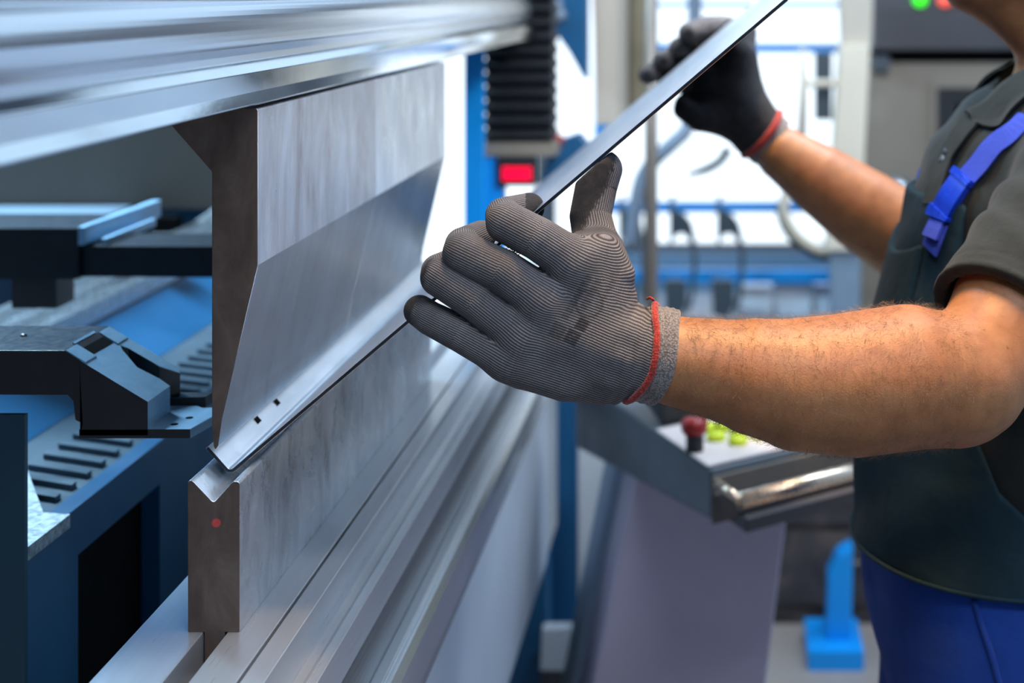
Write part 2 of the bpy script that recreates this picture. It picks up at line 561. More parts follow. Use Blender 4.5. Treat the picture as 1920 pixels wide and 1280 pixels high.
# bellows
bm = bmesh.new()
n = 15
bxa, bxb = xpx(909, 3.02), xpx(1040, 3.02)
zt, zb = 1.62, CAMZ - (265 + 15) * 3.02 / F
for i in range(n):
    z0_, z1_ = zb + (zt - zb) * i / n, zb + (zt - zb) * (i + 1) / n
    zm = (z0_ + z1_) / 2
    ring0 = [(bxa + .006, 3.006), (bxb - .006, 3.006), (bxb - .006, 3.09), (bxa + .006, 3.09)]
    ring1 = [(bxa, 2.985), (bxb, 2.985), (bxb, 3.10), (bxa, 3.10)]
    lay = []
    for rg, z in ((ring0, z0_), (ring1, zm), (ring0, z1_)):
        lay.append([bm.verts.new((p[0], p[1], z)) for p in rg])
    for a, b in ((lay[0], lay[1]), (lay[1], lay[2])):
        for k in range(4):
            bm.faces.new((a[k], a[(k + 1) % 4], b[(k + 1) % 4], b[k]))
    if i == 0:
        bm.faces.new(lay[0])
    if i == n - 1:
        bm.faces.new(lay[2])
from_bm('bellows', bm, M['black'], pb)
boxpx('bellows_plate', 903, 1042, 268, 292, 2.99, .11, M['grey_body'], pb, .004)
led = boxpx('display_box', 932, 1001, 293, 349, 2.985, .05, M['black'], pb, .004)
seg_bm = bmesh.new()
dx0, dx1 = xpx(942, 2.983), xpx(997, 2.983)
zt_, zb_ = CAMZ - (313 + 15) * 2.983 / F, CAMZ - (338 + 15) * 2.983 / F
for i in range(4):                                                     # glowing seven-segment digits
    a = dx0 + (dx1 - dx0) * (i + .04) / 4
    b = dx0 + (dx1 - dx0) * (i + .92) / 4
    zm = (zt_ + zb_) / 2
    t = .0048
    for q in ((a, b, zt_ - t, zt_), (a, b, zb_, zb_ + t), (a, b, zm - t / 2, zm + t / 2), (a, a + t, zb_, zt_), (b - t, b, zb_, zt_)):
        bm_box(seg_bm, q[0], q[1], 2.980, 2.9849, q[2], q[3])
from_bm('digits', seg_bm, M['red_led'], led)

# ================================================================== PUNCHES AND DIES
SP = 1.2


def tool_profile(pts):
    return [XZ(x, y, SP) for x, y in pts]


punch_prof = tool_profile([(480, 203), (483.5, 206.5), (483.5, 497), (415.5, 786), (408, 838), (404, 843), (400.5, 838), (397, 800), (397, 322), (325, 240), (292, 203)])
for nm, ya, yb, lab in (('near', 1.2000, 1.6050, 'tall stained steel punch clamped under the ram, the one whose brown end faces out'),
                        ('far', 1.6056, 2.0030, 'second steel punch under the ram, pale from painted window sheen, farther along behind the stained punch')):
    me = prism('punch', punch_prof, ya, yb, M['punch_face'] if nm == 'near' else M['punch_window_sheen'], None, 'Y', .0007, 2)
    me.data.materials.append(M['tool_end'])
    me.data.materials.append(M['punch_bevel'])
    for p in me.data.polygons:
        if abs(p.normal.y) > .9 or p.normal.x < -.5:
            p.material_index = 1
        elif p.normal.z < -.1 and p.normal.x > .5:
            p.material_index = 2
    tag(me, lab, 'punch', 'punches under the ram')

die_prof = tool_profile([(352, 1185), (352, 904), (355, 900.5), (359, 900.5), (363.5, 904), (397, 939), (400.5, 940.5), (404, 939), (434, 906), (438, 902.5), (445, 902.5),
                         (449.5, 906), (449.5, 1185), (420.5, 1185), (420.5, 1262), (383, 1262), (383, 1185)])
for ya, yb, lab in ((1.2000, 1.4416, 'short steel die block with V groove on the table, its brown end faces out'),
                    (1.4421, 1.9800, 'long pale steel die block on the table beyond the near one')):
    me = prism('die_block', die_prof, ya, yb, M['die_face'], None, 'Y', .0006, 2)
    me.data.materials.append(M['tool_end'])
    for p in me.data.polygons:
        if abs(p.normal.y) > .9:
            p.material_index = 1
    tag(me, lab, 'die', 'dies on the press table')

# ================================================================== BENT SHEET
SY0, SY1 = 1.241, 2.11
TH = .0031


def sheet_profile():
    bx, bz = XZ(431, 886, SY0)                        # outside of the bend
    d1 = Vector(XZ(1475, 4, SY0)) - Vector(XZ(438, 886, SY0))
    L1 = d1.length
    d1.normalize()
    n1 = Vector((-d1.y, d1.x))                        # towards the upper left = inside
    d2 = Vector((-.665, .747))
    n2 = Vector((d2.y, -d2.x))
    r = .0032
    # centre of the bend
    c = Vector((bx, bz)) + (n1 + n2).normalized() * (r + TH)
    outer, inner = [], []
    a0 = math.atan2(-n2.y, -n2.x)
    a1 = math.atan2(-n1.y, -n1.x)
    if a1 < a0:
        a1 += 2 * math.pi
    for i in range(9):
        a = a0 + (a1 - a0) * i / 8
        u = Vector((math.cos(a), math.sin(a)))
        outer.append(c + u * (r + TH))
        inner.append(c + u * r)
    e2o, e2i = outer[0] + d2 * .024, inner[0] + d2 * .024
    e1o, e1i = outer[-1] + d1 * L1, inner[-1] + d1 * L1
    return [e2o] + outer + [e1o, e1i] + inner[::-1] + [e2i], c, d1, n1, d2, n2, r


sp, sc_, sd1, sn1, sd2, sn2, sr = sheet_profile()
sheet = prism('bent_sheet', [(p.x, p.y) for p in sp], SY0, SY1, M['sheet'], None, 'Y', .0003, 1)
sheet.data.materials.append(M['sheet_edge'])
for p in sheet.data.polygons:
    if p.normal.y < -.9 and p.area > 1e-7:
        p.material_index = 1
tag(sheet, 'thin bent steel sheet in the die, held at its edges by both gloved hands', 'sheet metal')
# two small square cut-outs in the short flange, seen as dark notches
bm = bmesh.new()
for yq in (1.342, 1.400):
    q = sc_ + (-sn2) * (sr - .0002) + sd2 * .0125
    for s in (0,):
        a, b = q - sd2 * .0030, q + sd2 * .0030
        m_ = sn2 * .0006
        pts = [(a - m_ * 0).to_tuple(), (b - m_ * 0).to_tuple(), (b + m_).to_tuple(), (a + m_).to_tuple()]
        bm = bmesh.new()
    bm_prism(bm, pts, 'Y', yq, yq + .009)
    from_bm('square_notch', bm, M['cavity'], sheet)

# ================================================================== BACKGAUGE
def make_finger(dy, dx, label):
    FY0, FY1 = 1.30, 1.396
    bx, _, bz = P(120, 657, FY0)
    root = thing('backgauge_finger', (bx + dx, FY0 + dy, P(0, 820, FY0)[2]), label, 'backgauge finger', 'backgauge fingers behind the punch')
    S = lambda pts: [(XZ(x, y, FY0)[0] + dx, XZ(x, y, FY0)[1]) for x, y in pts]
    body = prism('arm', S([(-420, 656), (121, 657), (150, 676), (152, 817), (150, 815), (154, 794), (141, 787), (137, 752), (127, 741), (-420, 737)]),
                 FY0 + dy, FY1 + dy, M['gauge_black'], root, 'Y', .0007)
    body.data.materials.append(M['gauge_top'])
    for p in body.data.polygons:
        if p.normal.z > .3:
            p.material_index = 1
    # nose: sloping brushed top, slotted towards the tip
    x0, x1 = XZ(150, 0, FY0)[0] + dx, XZ(277, 0, FY0)[0] + dx
    zA, zB = XZ(0, 676, FY0)[1], XZ(0, 753, FY0)[1]
    zl = XZ(0, 816, FY0)[1]
    yA, yB = FY0 + dy, FY1 + dy
    plan = [(x0, yA), (x1, yA), (x1, yA + .052), (x1 - .010, yA + .054), (x0 + .030, yA + .050), (x0 + .010, yA + .066), (x0 + .006, yA + .072), (x0 + .012, yA + .076),
            (x0 + .040, yA + .077), (x1 - .012, yA + .082), (x1 - .004, yA + .088), (x1 - .010, yB), (x0, yB)]
    bm = bmesh.new()
    top = [bm.verts.new((x, y, zA + (zB - zA) * (x - x0) / (x1 - x0))) for x, y in plan]
    bot = [bm.verts.new((x, y, zl)) for x, y in plan]
    bm.faces.new(top)
    bm.faces.new(bot[::-1])
    for i in range(len(plan)):
        j = (i + 1) % len(plan)
        bm.faces.new((top[i], bot[i], bot[j], top[j]))
    bmesh.ops.recalc_face_normals(bm, faces=bm.faces)
    bmesh.ops.triangulate(bm, faces=[f for f in bm.faces if len(f.verts) > 4])
    nose = from_bm('nose', bm, M['gauge_blue'], root)
    nose.data.materials.append(M['gauge_black'])
    for p in nose.data.polygons:
        if p.normal.y < -.5:
            p.material_index = 1
    # two small flush pads and a clip at the top of the slope
    for ya, yb in ((yA + .001, yA + .024), (yB - .026, yB - .002)):
        s = lambda t, h: (x0 - .0130 + .0175 * t, zA - (-.0130 + .0175 * t) * (zA - zB) / (x1 - x0) + h)
        prism('pad', [s(0, -.004), s(1, -.004), s(1, .0012), s(0, .0012)], ya, yb, M['gauge_blue'], root, 'Y', .0005)
    prism('recess_dark', [s(-.05, -.004), s(.80, -.004), s(.80, .0004), s(-.05, .0004)], yA + .026, yB - .028, M['cavity'], root, 'Y', 0)  # near-black block set flush, its colour stands in for a recess's shade
    prism('clip', [s(-.18, -.002), s(-.06, -.002), s(-.06, .0012), s(-.18, .0012)], yA + .022, yB - .030, M['gauge_blue'], root, 'Y', 0)
    tube('screw', [(x0 - .075, yA + .055, XZ(0, 656, FY0)[1] - .001), (x0 - .075, yA + .055, XZ(0, 656, FY0)[1] + .0015)], .003, M['silver'], root, seg=10)
    # stop plate at the front, with holes and a second tab
    px1_, pz0, pz1 = XZ(357, 0, FY0)[0] + dx, XZ(0, 822, FY0)[1], XZ(0, 804, FY0)[1]
    plate = prism('stop_plate', [(x1 - .06, yA), (px1_, yA), (px1_ + .010, yA + .062), (px1_ + .006, yA + .070), (px1_ - .012, yA + .066), (px1_ - .020, yA + .074), (x1 - .06, yA + .074)],
                  pz0, pz1, M['gauge_blue'], root, 'Z', .0006)
    plate.data.materials.append(M['gauge_black'])
    for p in plate.data.polygons:
        if p.normal.y < -.7:
            p.material_index = 1
    prism('stop_tab', [(x1 - .02, yA + .074), (px1_ - .014, yA + .078), (px1_ - .012, yA + .094), (x1 - .02, yA + .094)], pz1 - .003, pz1 + .007, M['gauge_black'], root, 'Z', .0006)
    for hx, hy in ((.030, .014), (.036, .034)):
        tube('hole', [(x1 + hx - .012, yA + hy, pz1 - .002), (x1 + hx - .012, yA + hy, pz1 + .0003)], .0034, M['cavity'], root, seg=12)
    return root, (x0, x1, zA, zB, zl)


make_finger(0, 0, 'black backgauge finger with brushed sloping nose, the nearer and lower one beside the punch')
fr, fg = make_finger(.534, 0, 'black backgauge finger higher in view and farther back, mostly hidden by the punch')
# carrier block with lever plates on the far finger
boxpx('carrier_block', -160, 147, 428, 523, 1.826, .12, M['gauge_black'], fr, .003)
boxpx('clamp_lug', 22, 106, 523, 578, 1.84, .05, M['brown_dark'], fr, .003)
lp = prism('lever_plate', [(XZ(146, 0, 1.825)[0], 1.825), (XZ(158, 0, 1.825)[0], 1.825), (XZ(158, 0, 1.825)[0] + .005, 2.06), (XZ(146, 0, 1.825)[0], 2.06)],
           XZ(0, 460, 1.825)[1], XZ(0, 425, 1.825)[1], M['gauge_blue'], fr, 'Z', .001)
lp2 = prism('lever_plate', [(XZ(190, 0, 1.84)[0], 1.84), (XZ(200, 0, 1.84)[0], 1.84), (XZ(200, 0, 1.84)[0], 2.0), (XZ(190, 0, 1.84)[0], 2.0)],
            XZ(0, 462, 1.84)[1], XZ(0, 446, 1.84)[1], M['gauge_blue'], fr, 'Z', .001)

# cross beam and guide rails that carry the fingers
gb = thing('backgauge_beam', (-.93, 2.1, 0), 'long bright guide beam running behind the tooling under the far backgauge finger', 'guide beam')
box('beam', -1.02, -.885, 1.36, 2.99, .985, 1.045, M['rail'], gb, .004)
for x in (-.995, -.945, -.895):
    box('guide_rail', x - .011, x + .011, 1.36, 2.98, 1.046, 1.064, M['silver'], gb, .003)
box('end_block', -.93, -.86, 2.35, 2.42, 1.065, 1.11, M['rail'], gb, .004)
for yy in (1.55, 2.9):
    box('support', -1.0, -.91, yy, yy + .08, 0.0, .986, M['deep_blue'], gb, .003)

# rear housing of the machine seen through the throat
box('rear_housing', -2.2, -.80, 2.93, 2.97, 1.075, 1.42, M['dark_grey'], pb, .003)
box('rear_ledge', -2.2, -1.16, 2.55, 2.92, 1.066, 1.082, M['slate_light'], pb, .003)
box('dark_block', -1.40, -1.062, 2.88, 2.92, 1.00, 1.065, M['cavity'], pb, .003)
polypx('pale_cover', [(338, 436), (399, 392), (470, 392), (470, 440)], 2.86, .02, M['white_panel'], pb, .002)

# ================================================================== CONTROL CONSOLE
cn = thing('control_console', (.12, 2.25, 0), 'slate control console on mauve pedestal under the near forearm with bright bar handle', 'control console')
# housing: a slanted box; corners given on plan, front edge faces the operator
A_, B_, D_ = P(1333, 0, 2.02), P(1640, 0, 2.20), P(1078, 0, 2.62)
E_ = (B_[0] + (D_[0] - A_[0]), B_[1] + (D_[1] - A_[1]))
zlo, zhi = CAMZ - (975 + 15) * 2.02 / F, CAMZ - (882 + 15) * 2.02 / F
zbk = CAMZ - (700 + 15) * 2.62 / F
bm = bmesh.new()
zD = CAMZ - (838 + 15) * 2.62 / F
low = [bm.verts.new((p[0], p[1], z)) for p, z in ((A_, zlo), (B_, zlo), (E_, zD), (D_, zD))]
up = [bm.verts.new((p[0], p[1], z)) for p, z in ((A_, zhi), (B_, zhi), (E_, zbk), (D_, zbk))]
bm.faces.new(low[::-1])
bm.faces.new(up)
for i in range(4):
    j = (i + 1) % 4
    bm.faces.new((low[i], low[j], up[j], up[i]))
bmesh.ops.recalc_face_normals(bm, faces=bm.faces)
bm_bevel(bm, .005, 2)
hs = from_bm('housing', bm, M['slate'], cn)
Av, Bv, Dv = Vector((A_[0], A_[1], zhi)), Vector((B_[0], B_[1], zhi)), Vector((D_[0], D_[1], zbk))
U, V = (Bv - Av), (Dv - Av)
N = U.cross(V).normalized()
if N.z < 0:
    N = -N
dn = Vector((-(B_[1] - A_[1]), 0, 0))
fo = Vector((U.y, -U.x, 0)).normalized()          # outward of the front face


def slab(name, quad, n, t, mat, parent, bevel=.002):
    bm = bmesh.new()
    a = [bm.verts.new(q) for q in quad]
    b = [bm.verts.new(Vector(q) + n * t) for q in quad]
    bm.faces.new(a[::-1])
    bm.faces.new(b)
    for i in range(len(quad)):
        j = (i + 1) % len(quad)
        bm.faces.new((a[i], a[j], b[j], b[i]))
    bmesh.ops.recalc_face_normals(bm, faces=bm.faces)
    bm_bevel(bm, bevel, 2)
    return from_bm(name, bm, mat, parent)


slab('top_plate', [Av + U * .0 + V * .02, Bv + V * .02, Bv + V * .34, Av + U * .0 + V * .34], N, .004, M['pale_top'], cn)
dz = Vector((0, 0, -1))
hf = zhi - zlo
slab('front_strip', [Av + U * .0 + dz * .008, Bv + dz * .008, Bv + dz * (hf * .97), Av + dz * (hf * .97)], fo, .004, M['taupe'], cn)
slab('corner_trim', [Av + dz * .03, Av + U * .14 + dz * .03, Av + U * .14 + dz * (hf + .004), Av + dz * (hf + .004)], fo, .008, M['brown_dark'], cn)
slab('screen_hood', [Av + V * .36 + U * .05, Bv + V * .36, Bv + V * .55 + N * .03, Av + U * .05 + V * .55 + N * .03], N, .05, M['black'], cn, .006)


def frame_at(u, v):
    return Av + U * u + V * v


q = frame_at(.035, .13)
es = tube('emergency_button', [q, q + N * .030], .0125, M['black'], cn, seg=20)
tube('button_cap', [q + N * .028, q + N * .034, q + N * .046, q + N * .050], [.016, .019, .019, .012], M['red_plastic'], es, seg=20)
for i, (u, v) in enumerate(((.20, .17), (.27, .11), (.34, .17), (.41, .12), (.30, .23), (.22, .25), (.48, .18), (.40, .24))):
    q = frame_at(u, v) + N * .004
    tube('push_button', [q, q + N * .010], .0135, M['yellow_key'], cn, seg=16)
# bar handle
h0 = Vector(P(1388, 938, 1.96))
hdir = U.normalized()
h1 = h0 + hdir * .34
hd = tube('bar_handle', [h0, h1], .0105, M['handle'], cn, seg=18)
for t in (.0, 1.0):
    e = h0 + (h1 - h0) * t
    tube('handle_stub', [e, e - fo * .05 + Vector((0, 0, .010))], .006, M['handle'], hd, seg=12)
slab('under_tray', [Av + U * .15 + dz * (hf + .002) + fo * .02, Bv + dz * (hf + .002) + fo * .02, Bv + dz * (hf + .002) + V * .3, Av + U * .15 + dz * (hf + .002) + V * .3], dz, .02, M['charcoal'], cn)

# leaning pedestal: front face and narrow side face
def quad_prism(name, pts, Ya, Yb, mat, parent, bevel=.004):
    """front outline at depth Ya, the same shape carried back to Yb"""
    fr_ = [P(x, y, Ya) for x, y in pts]
    bm = bmesh.new()
    a = [bm.verts.new(p) for p in fr_]
    b = [bm.verts.new((p[0] - .02, Yb, p[2])) for p in fr_]
    bm.faces.new(a)
    bm.faces.new(b[::-1])
    for i in range(len(a)):
        j = (i + 1) % len(a)
        bm.faces.new((a[i], b[i], b[j], a[j]))
    bmesh.ops.recalc_face_normals(bm, faces=bm.faces)
    bm_bevel(bm, bevel, 2)
    return from_bm(name, bm, mat, parent)


def ground_y(Y):
    return VPY + CAMZ * F / Y


gy = ground_y(2.32)
xr = lambda x0, y0, x1, y1, y: x0 + (x1 - x0) * (y - y0) / (y1 - y0)
quad_prism('pedestal', [(1194, 880), (1486, 880), (xr(1482, 970, 1441, 1280, gy), gy), (xr(1196, 900, 1113, 1280, gy) + 4, gy)], 2.32, 2.60, M['mauve'], cn)
gy2 = ground_y(2.40)
quad_prism('pedestal_side', [(1158, 840), (1205, 840), (1205, 900), (xr(1196, 900, 1113, 1280, gy2), gy2), (xr(1172, 900, 1085, 1280, gy2), gy2)], 2.62, 2.66, M['side_strip'], cn)

# white guard panel standing left of the pedestal
wg = thing('guard_panel', (P(1100, 0, 2.96)[0], 2.96, 0), 'white L-shaped guard panel standing between blue column and console pedestal', 'guard panel')
gy3 = ground_y(2.96)
polypx('panel', [(1083, 740), (1166, 740), (1158, 1258), (1012, 1258), (1016, 1178), (1083, 1176)], 2.96, .03, M['white_panel'], wg, .003)
polypx('foot', [(1015, 1254), (1155, 1254), (1155, gy3), (1015, gy3)], 2.963, .025, M['charcoal'], wg, .002)

# ================================================================== BACKGROUND
# blue rack in front of the window
rk = thing('blue_rack', (xpx(1380, 4.95), 4.95, 0), 'blue steel rack with thin crossbars standing in front of the bright window', 'rack')
for i, px in enumerate((1128, 1598)):
    a = xpx(px - 14, 4.95)
    b = xpx(px + 14, 4.95)
    box('upright', a, b, 4.95, 5.00, 0, 1.56, M['bright_blue'], rk, .003)
for y0_, y1_ in ((4, 13), (82, 99), (380, 399), (507, 530)):
    boxpx('crossbar', 1125, 1606, y0_, y1_, 4.955, .04, M['bright_blue'], rk, .003)
boxpx('shelf', 1125, 1606, 600, 612, 4.96, .45, M['blue'], rk, .003)
for i, (a, b, y, lab) in enumerate(((1388, 1446, 538, 'pale crate on the rack shelf, left of three behind the near forearm'),
                                    (1455, 1520, 528, 'pale crate on the rack shelf, middle and tallest of three'),
                                    (1530, 1582, 534, 'pale crate on the rack shelf, next to the blue upright'))):
    cr = thing('crate', (xpx((a + b) / 2, 5.01), 5.12, CAMZ - 615 * 4.96 / F), lab, 'crate', 'pale crates on the rack')
    boxpx('crate_body', a, b, y + 8, 593, 5.01, .22, M['crate'], cr, .006)
    boxpx('crate_rim', a - 3, b + 3, y, y + 9, 5.005, .23, M['crate'], cr, .003)

# dark curved clamps hanging from the rack
def hang_clamp(x, lab, s=1.0):
    t = thing('hanging_clamp', (xpx(x, 4.86), 4.86, CAMZ - 600 * 4.86 / F), lab, 'clamp', 'dark clamps hanging on the blue rack')
    o = [(0, 376), (10, 392), (30, 405), (42, 420), (48, 445), (52, 480), (52, 515), (46, 560), (36, 590), (30, 590), (38, 555), (43, 515), (42, 470), (36, 448), (26, 438),
         (14, 440), (6, 450), (2, 470), (0, 445)]
    polypx('clamp_body', [(x + p[0] * s, p[1]) for p in o], 4.86, .035, M['slate'], t, .002)
    polypx('clamp_jaw', [(x - 10, 525), (x + 30, 525), (x + 34, 570), (x + 20, 598), (x - 8, 590)], 4.87, .03, M['slate'], t, .002)
    tube('clamp_hook', [P(x + 3, 380, 4.875), P(x + 3, 368, 4.89), P(x + 8, 366, 4.93), P(x + 8, 376, 4.95)], .004, M['black'], t, n=10, seg=8)
    return t


hang_clamp(1255, 'dark curved clamp hanging on the blue rack, first to the right of the brown pole')
hang_clamp(1344, 'dark curved clamp hanging on the blue rack, farther right below the far wrist')
hang_clamp(1160, 'dark curved clamp hanging on the blue rack just right of the near thumb')

tag(tube('grey_hose', [P(1180, 470, 4.3), P(1200, 345, 4.3), P(1228, 300, 4.3), P(1262, 268, 4.3), P(1290, 235, 4.32), P(1300, 150, 4.35), P(1302, 60, 4.4), P(1302, -40, 4.4)], .022, M['bokeh_grey'], None, n=40),
    'thick blue-grey hose rising behind the sheet near the brown pole', 'hose')
tag(tube('dark_strap', [P(1366, 278, 4.3), P(1350, 302, 4.3), P(1322, 318, 4.3), P(1288, 328, 4.3)], [.014, .013, .013, .006], M['slate'], None, n=20),
    'short dark curved strap end below the far glove, in front of the window', 'strap')
lp_ = [P(1478, 352, 4.10), P(1470, 388, 4.10), P(1480, 420, 4.10), P(1505, 450, 4.10), P(1545, 470, 4.10), P(1600, 472, 4.10), P(1640, 440, 4.10), P(1655, 400, 4.10)]
tag(tube('cream_hose', lp_, .013, M['cream_light'], None, n=50), 'cream hose loop hanging behind the far forearm', 'hose')
tag(tube('dark_cable', [(p[0] - .012, p[1] + .02, p[2] - .018) for p in lp_], .008, M['black'], None, n=50), 'thin dark cable running just under the cream hose loop', 'cable')

# grey machine cabinet behind the operator with cream side post
mc = thing('machine_cabinet', (.75, 4.3, 0), 'grey machine cabinet with dark upper panel and signal lamps behind the operator', 'machine')
MX = lambda px: xpx(px, 4.2)
MZ = lambda py: CAMZ - (py + 15) * 4.2 / F
box('body', MX(1618), 1.35, 4.2, 4.8, 0, MZ(118), M['grey_body'], mc, .006)
box('upper_panel', MX(1636), 1.35, 4.17, 4.8, MZ(92), 2.1, M['charcoal'], mc, .006)
box('dark_gap', MX(1640), 1.34, 4.22, 4.78, MZ(120), MZ(90), M['cavity'], mc, 0)
box('door_frame', MX(1745), MX(1900), 4.185, 4.2, MZ(420), MZ(148), M['grey_body'], mc, .004)
box('door_recess', MX(1756), MX(1890), 4.18, 4.19, MZ(400), MZ(164), M['black'], mc, .002)
for x, nm, mt in ((1722, 'signal_lamp', 'green_led'), (1768, 'signal_lamp', 'red_lamp')):
    o = lathe('signal_lamp', [(.020, 0), (.020, -.012), (.012, -.020)], (MX(x), 4.17, MZ(0)), M[mt], mc, 18, 'Y')
    o['label'] = 'glowing green signal lamp' if mt == 'green_led' else 'glowing red signal lamp'
boxpx('latch', 1638, 1668, 105, 132, 4.15, .05, M['slate'], mc, .006)
lathe('dome', [(.055, 0), (.052, .02), (.040, .040), (.020, .052), (.004, .055)], (xpx(1680, 4.1), 4.12, MZ(352) - .01), M['silver'], mc, 24)
boxpx('dome_bracket', 1645, 1715, 351, 372, 4.08, .13, M['brown_dark'], mc, .004)
polypx('side_post', [(1573, -60), (1640, -60), (1634, 84), (1580, 84)], 3.96, .10, M['cream'], mc, .003)
polypx('side_door', [(1576, 84), (1632, 84), (1612, 470), (1550, 470)], 3.94, .10, M['cream_light'], mc, .003)
boxpx('post_foot', 1560, 1612, 470, ground_y(3.96), 3.96, .10, M['slate_light'], mc, .003)
dh = tube('door_handle', [P(1505, 92, 3.9), P(1507, 160, 3.9), P(1503, 262, 3.9)], .012, M['cream_light'], mc, seg=14)
tube('handle_arm', [P(1508, 156, 3.9), P(1580, 156, 3.96)], .010, M['cream_light'], dh, seg=12)
boxpx('bracket', 1528, 1560, 100, 225, 4.0, .02, M['slate'], mc, .004)

# cream hanging column, ochre strip, thin pole
hc = thing('hanging_switch_box', (xpx(1138, 3.55), 3.6, P(0, 232, 3.55)[2]), 'cream upright switch box hanging beside an ochre strip above the sheet', 'switch box')
polypx('box_body', [(1100, -300), (1176, -300), (1176, 200), (1170, 232), (1116, 236), (1113, 60)], 3.55, .12, M['cream'], hc, .004)
polypx('ochre_strip', [(1177, -300), (1209, -300), (1209, 190), (1177, 205)], 3.57, .08, M['ochre'], hc, .003)
tag(tube('pole', [P(1221, ground_y(3.4), 3.4), P(1221, -420, 3.4)], .0155, M['pole'], None, seg=16), 'thin brownish steel pole standing behind the near thumb', 'pole')
# blue swing arm and light
sa = thing('swing_arm', (xpx(1070, 3.5), 3.5, P(0, 140, 3.5)[2]), 'dark blue bracket arm hanging to the right of the black bellows', 'bracket arm')
polypx('arm_plate', [(1040, -200), (1101, -200), (1101, 152), (1090, 140), (1068, 100), (1042, 62)], 3.5, .06, M['blue'], sa, .004)
for x, y in ((1044, 10), (1050, 28)):
    lathe('knob', [(.016, 0), (.016, -.02), (.010, -.026)], P(x, y, 3.5), M['bokeh_grey'], sa, 14, 'Y')
sb = polypx('sensor_bracket', [(1030, 292), (1050, 262), (1085, 250), (1110, 280), (1092, 320), (1010, 345)], 3.085, .05, M['blue'], pb, .004)
lathe('red_cap', [(.012, 0), (.012, -.02), (.006, -.025)], P(1048, 262, 3.085), M['red_plastic'], sb, 14, 'Y')

# low dark bench and blue stand, seen between pedestal and trousers
bn = thing('tool_bench', (.32, 3.75, 0), 'low dark cluttered tool bench behind the pedestal, below the rack', 'bench')
box('bench_body', .06, .62, 3.55, 3.91, .0, .62, M['bench'], bn, .008)
box('bench_top', .04, .64, 3.53, 3.93, .62, .645, M['charcoal'], bn, .004)
for i in range(3):
    d = box('drawer', .08, .60, 3.538, 3.55, .05 + i * .19, .22 + i * .19, M['bench'], bn, .004)
    tube('drawer_handle', [(.26, 3.530, .15 + i * .19), (.42, 3.530, .15 + i * .19)], .006, M['taupe'], d, seg=8)
bs = thing('floor_stand', (xpx(1565, 3.3), 3.33, 0), 'bright blue floor stand with sloped top on a square base plate beside the trousers', 'stand')
polypx('column', [(1553, 1080), (1572, 1040), (1600, 1025), (1596, 1235), (1548, 1240)], 3.36, .06, M['bright_blue'], bs, .006)
boxpx('base_plate', 1516, 1620, 1222, ground_y(3.30), 3.30, .18, M['bright_blue'], bs, .006)

# ================================================================== SIGNED-DISTANCE MODELLING (soft bodies)
def sd_chain(pts, p):
    """tapered capsules through pts [(x,y,z,r)...]; returns distance"""
    d = None
    pts = np.asarray(pts, dtype=float)
    if len(pts) == 1:
        return np.linalg.norm(p - pts[0, :3], axis=1) - pts[0, 3]
    for a, b in zip(pts[:-1], pts[1:]):
        ab = b[:3] - a[:3]
        t = np.clip(((p - a[:3]) @ ab) / (ab @ ab + 1e-12), 0, 1)
        q = p - a[:3] - t[:, None] * ab
        dd = np.sqrt((q * q).sum(1)) - (a[3] + t * (b[3] - a[3]))
        d = dd if d is None else np.minimum(d, dd)
    return d


def smin(a, b, k):
    h = np.clip(0.5 + 0.5 * (b - a) / k, 0, 1)
    return b + (a - b) * h - k * h * (1 - h)


def smax(a, b, k):
    return -smin(-a, -b, k)


def sd_ell(c, r, p):
    c, r = np.array(c), np.array(r)
    q = (p - c)
    k0 = np.linalg.norm(q / r, axis=1)
    k1 = np.linalg.norm(q / (r * r), axis=1) + 1e-9
    return k0 * (k0 - 1.0) / k1


def px_chain(pts):
    return [(*P(a[0], a[1], a[2]), a[3]) for a in pts]


def grad(f, v, e=4e-4):
    g = np.zeros_like(v)
    for i in range(3):
        o = np.zeros(3)
        o[i] = e
        g[:, i] = f(v + o) - f(v - o)
    return g / (2 * e)


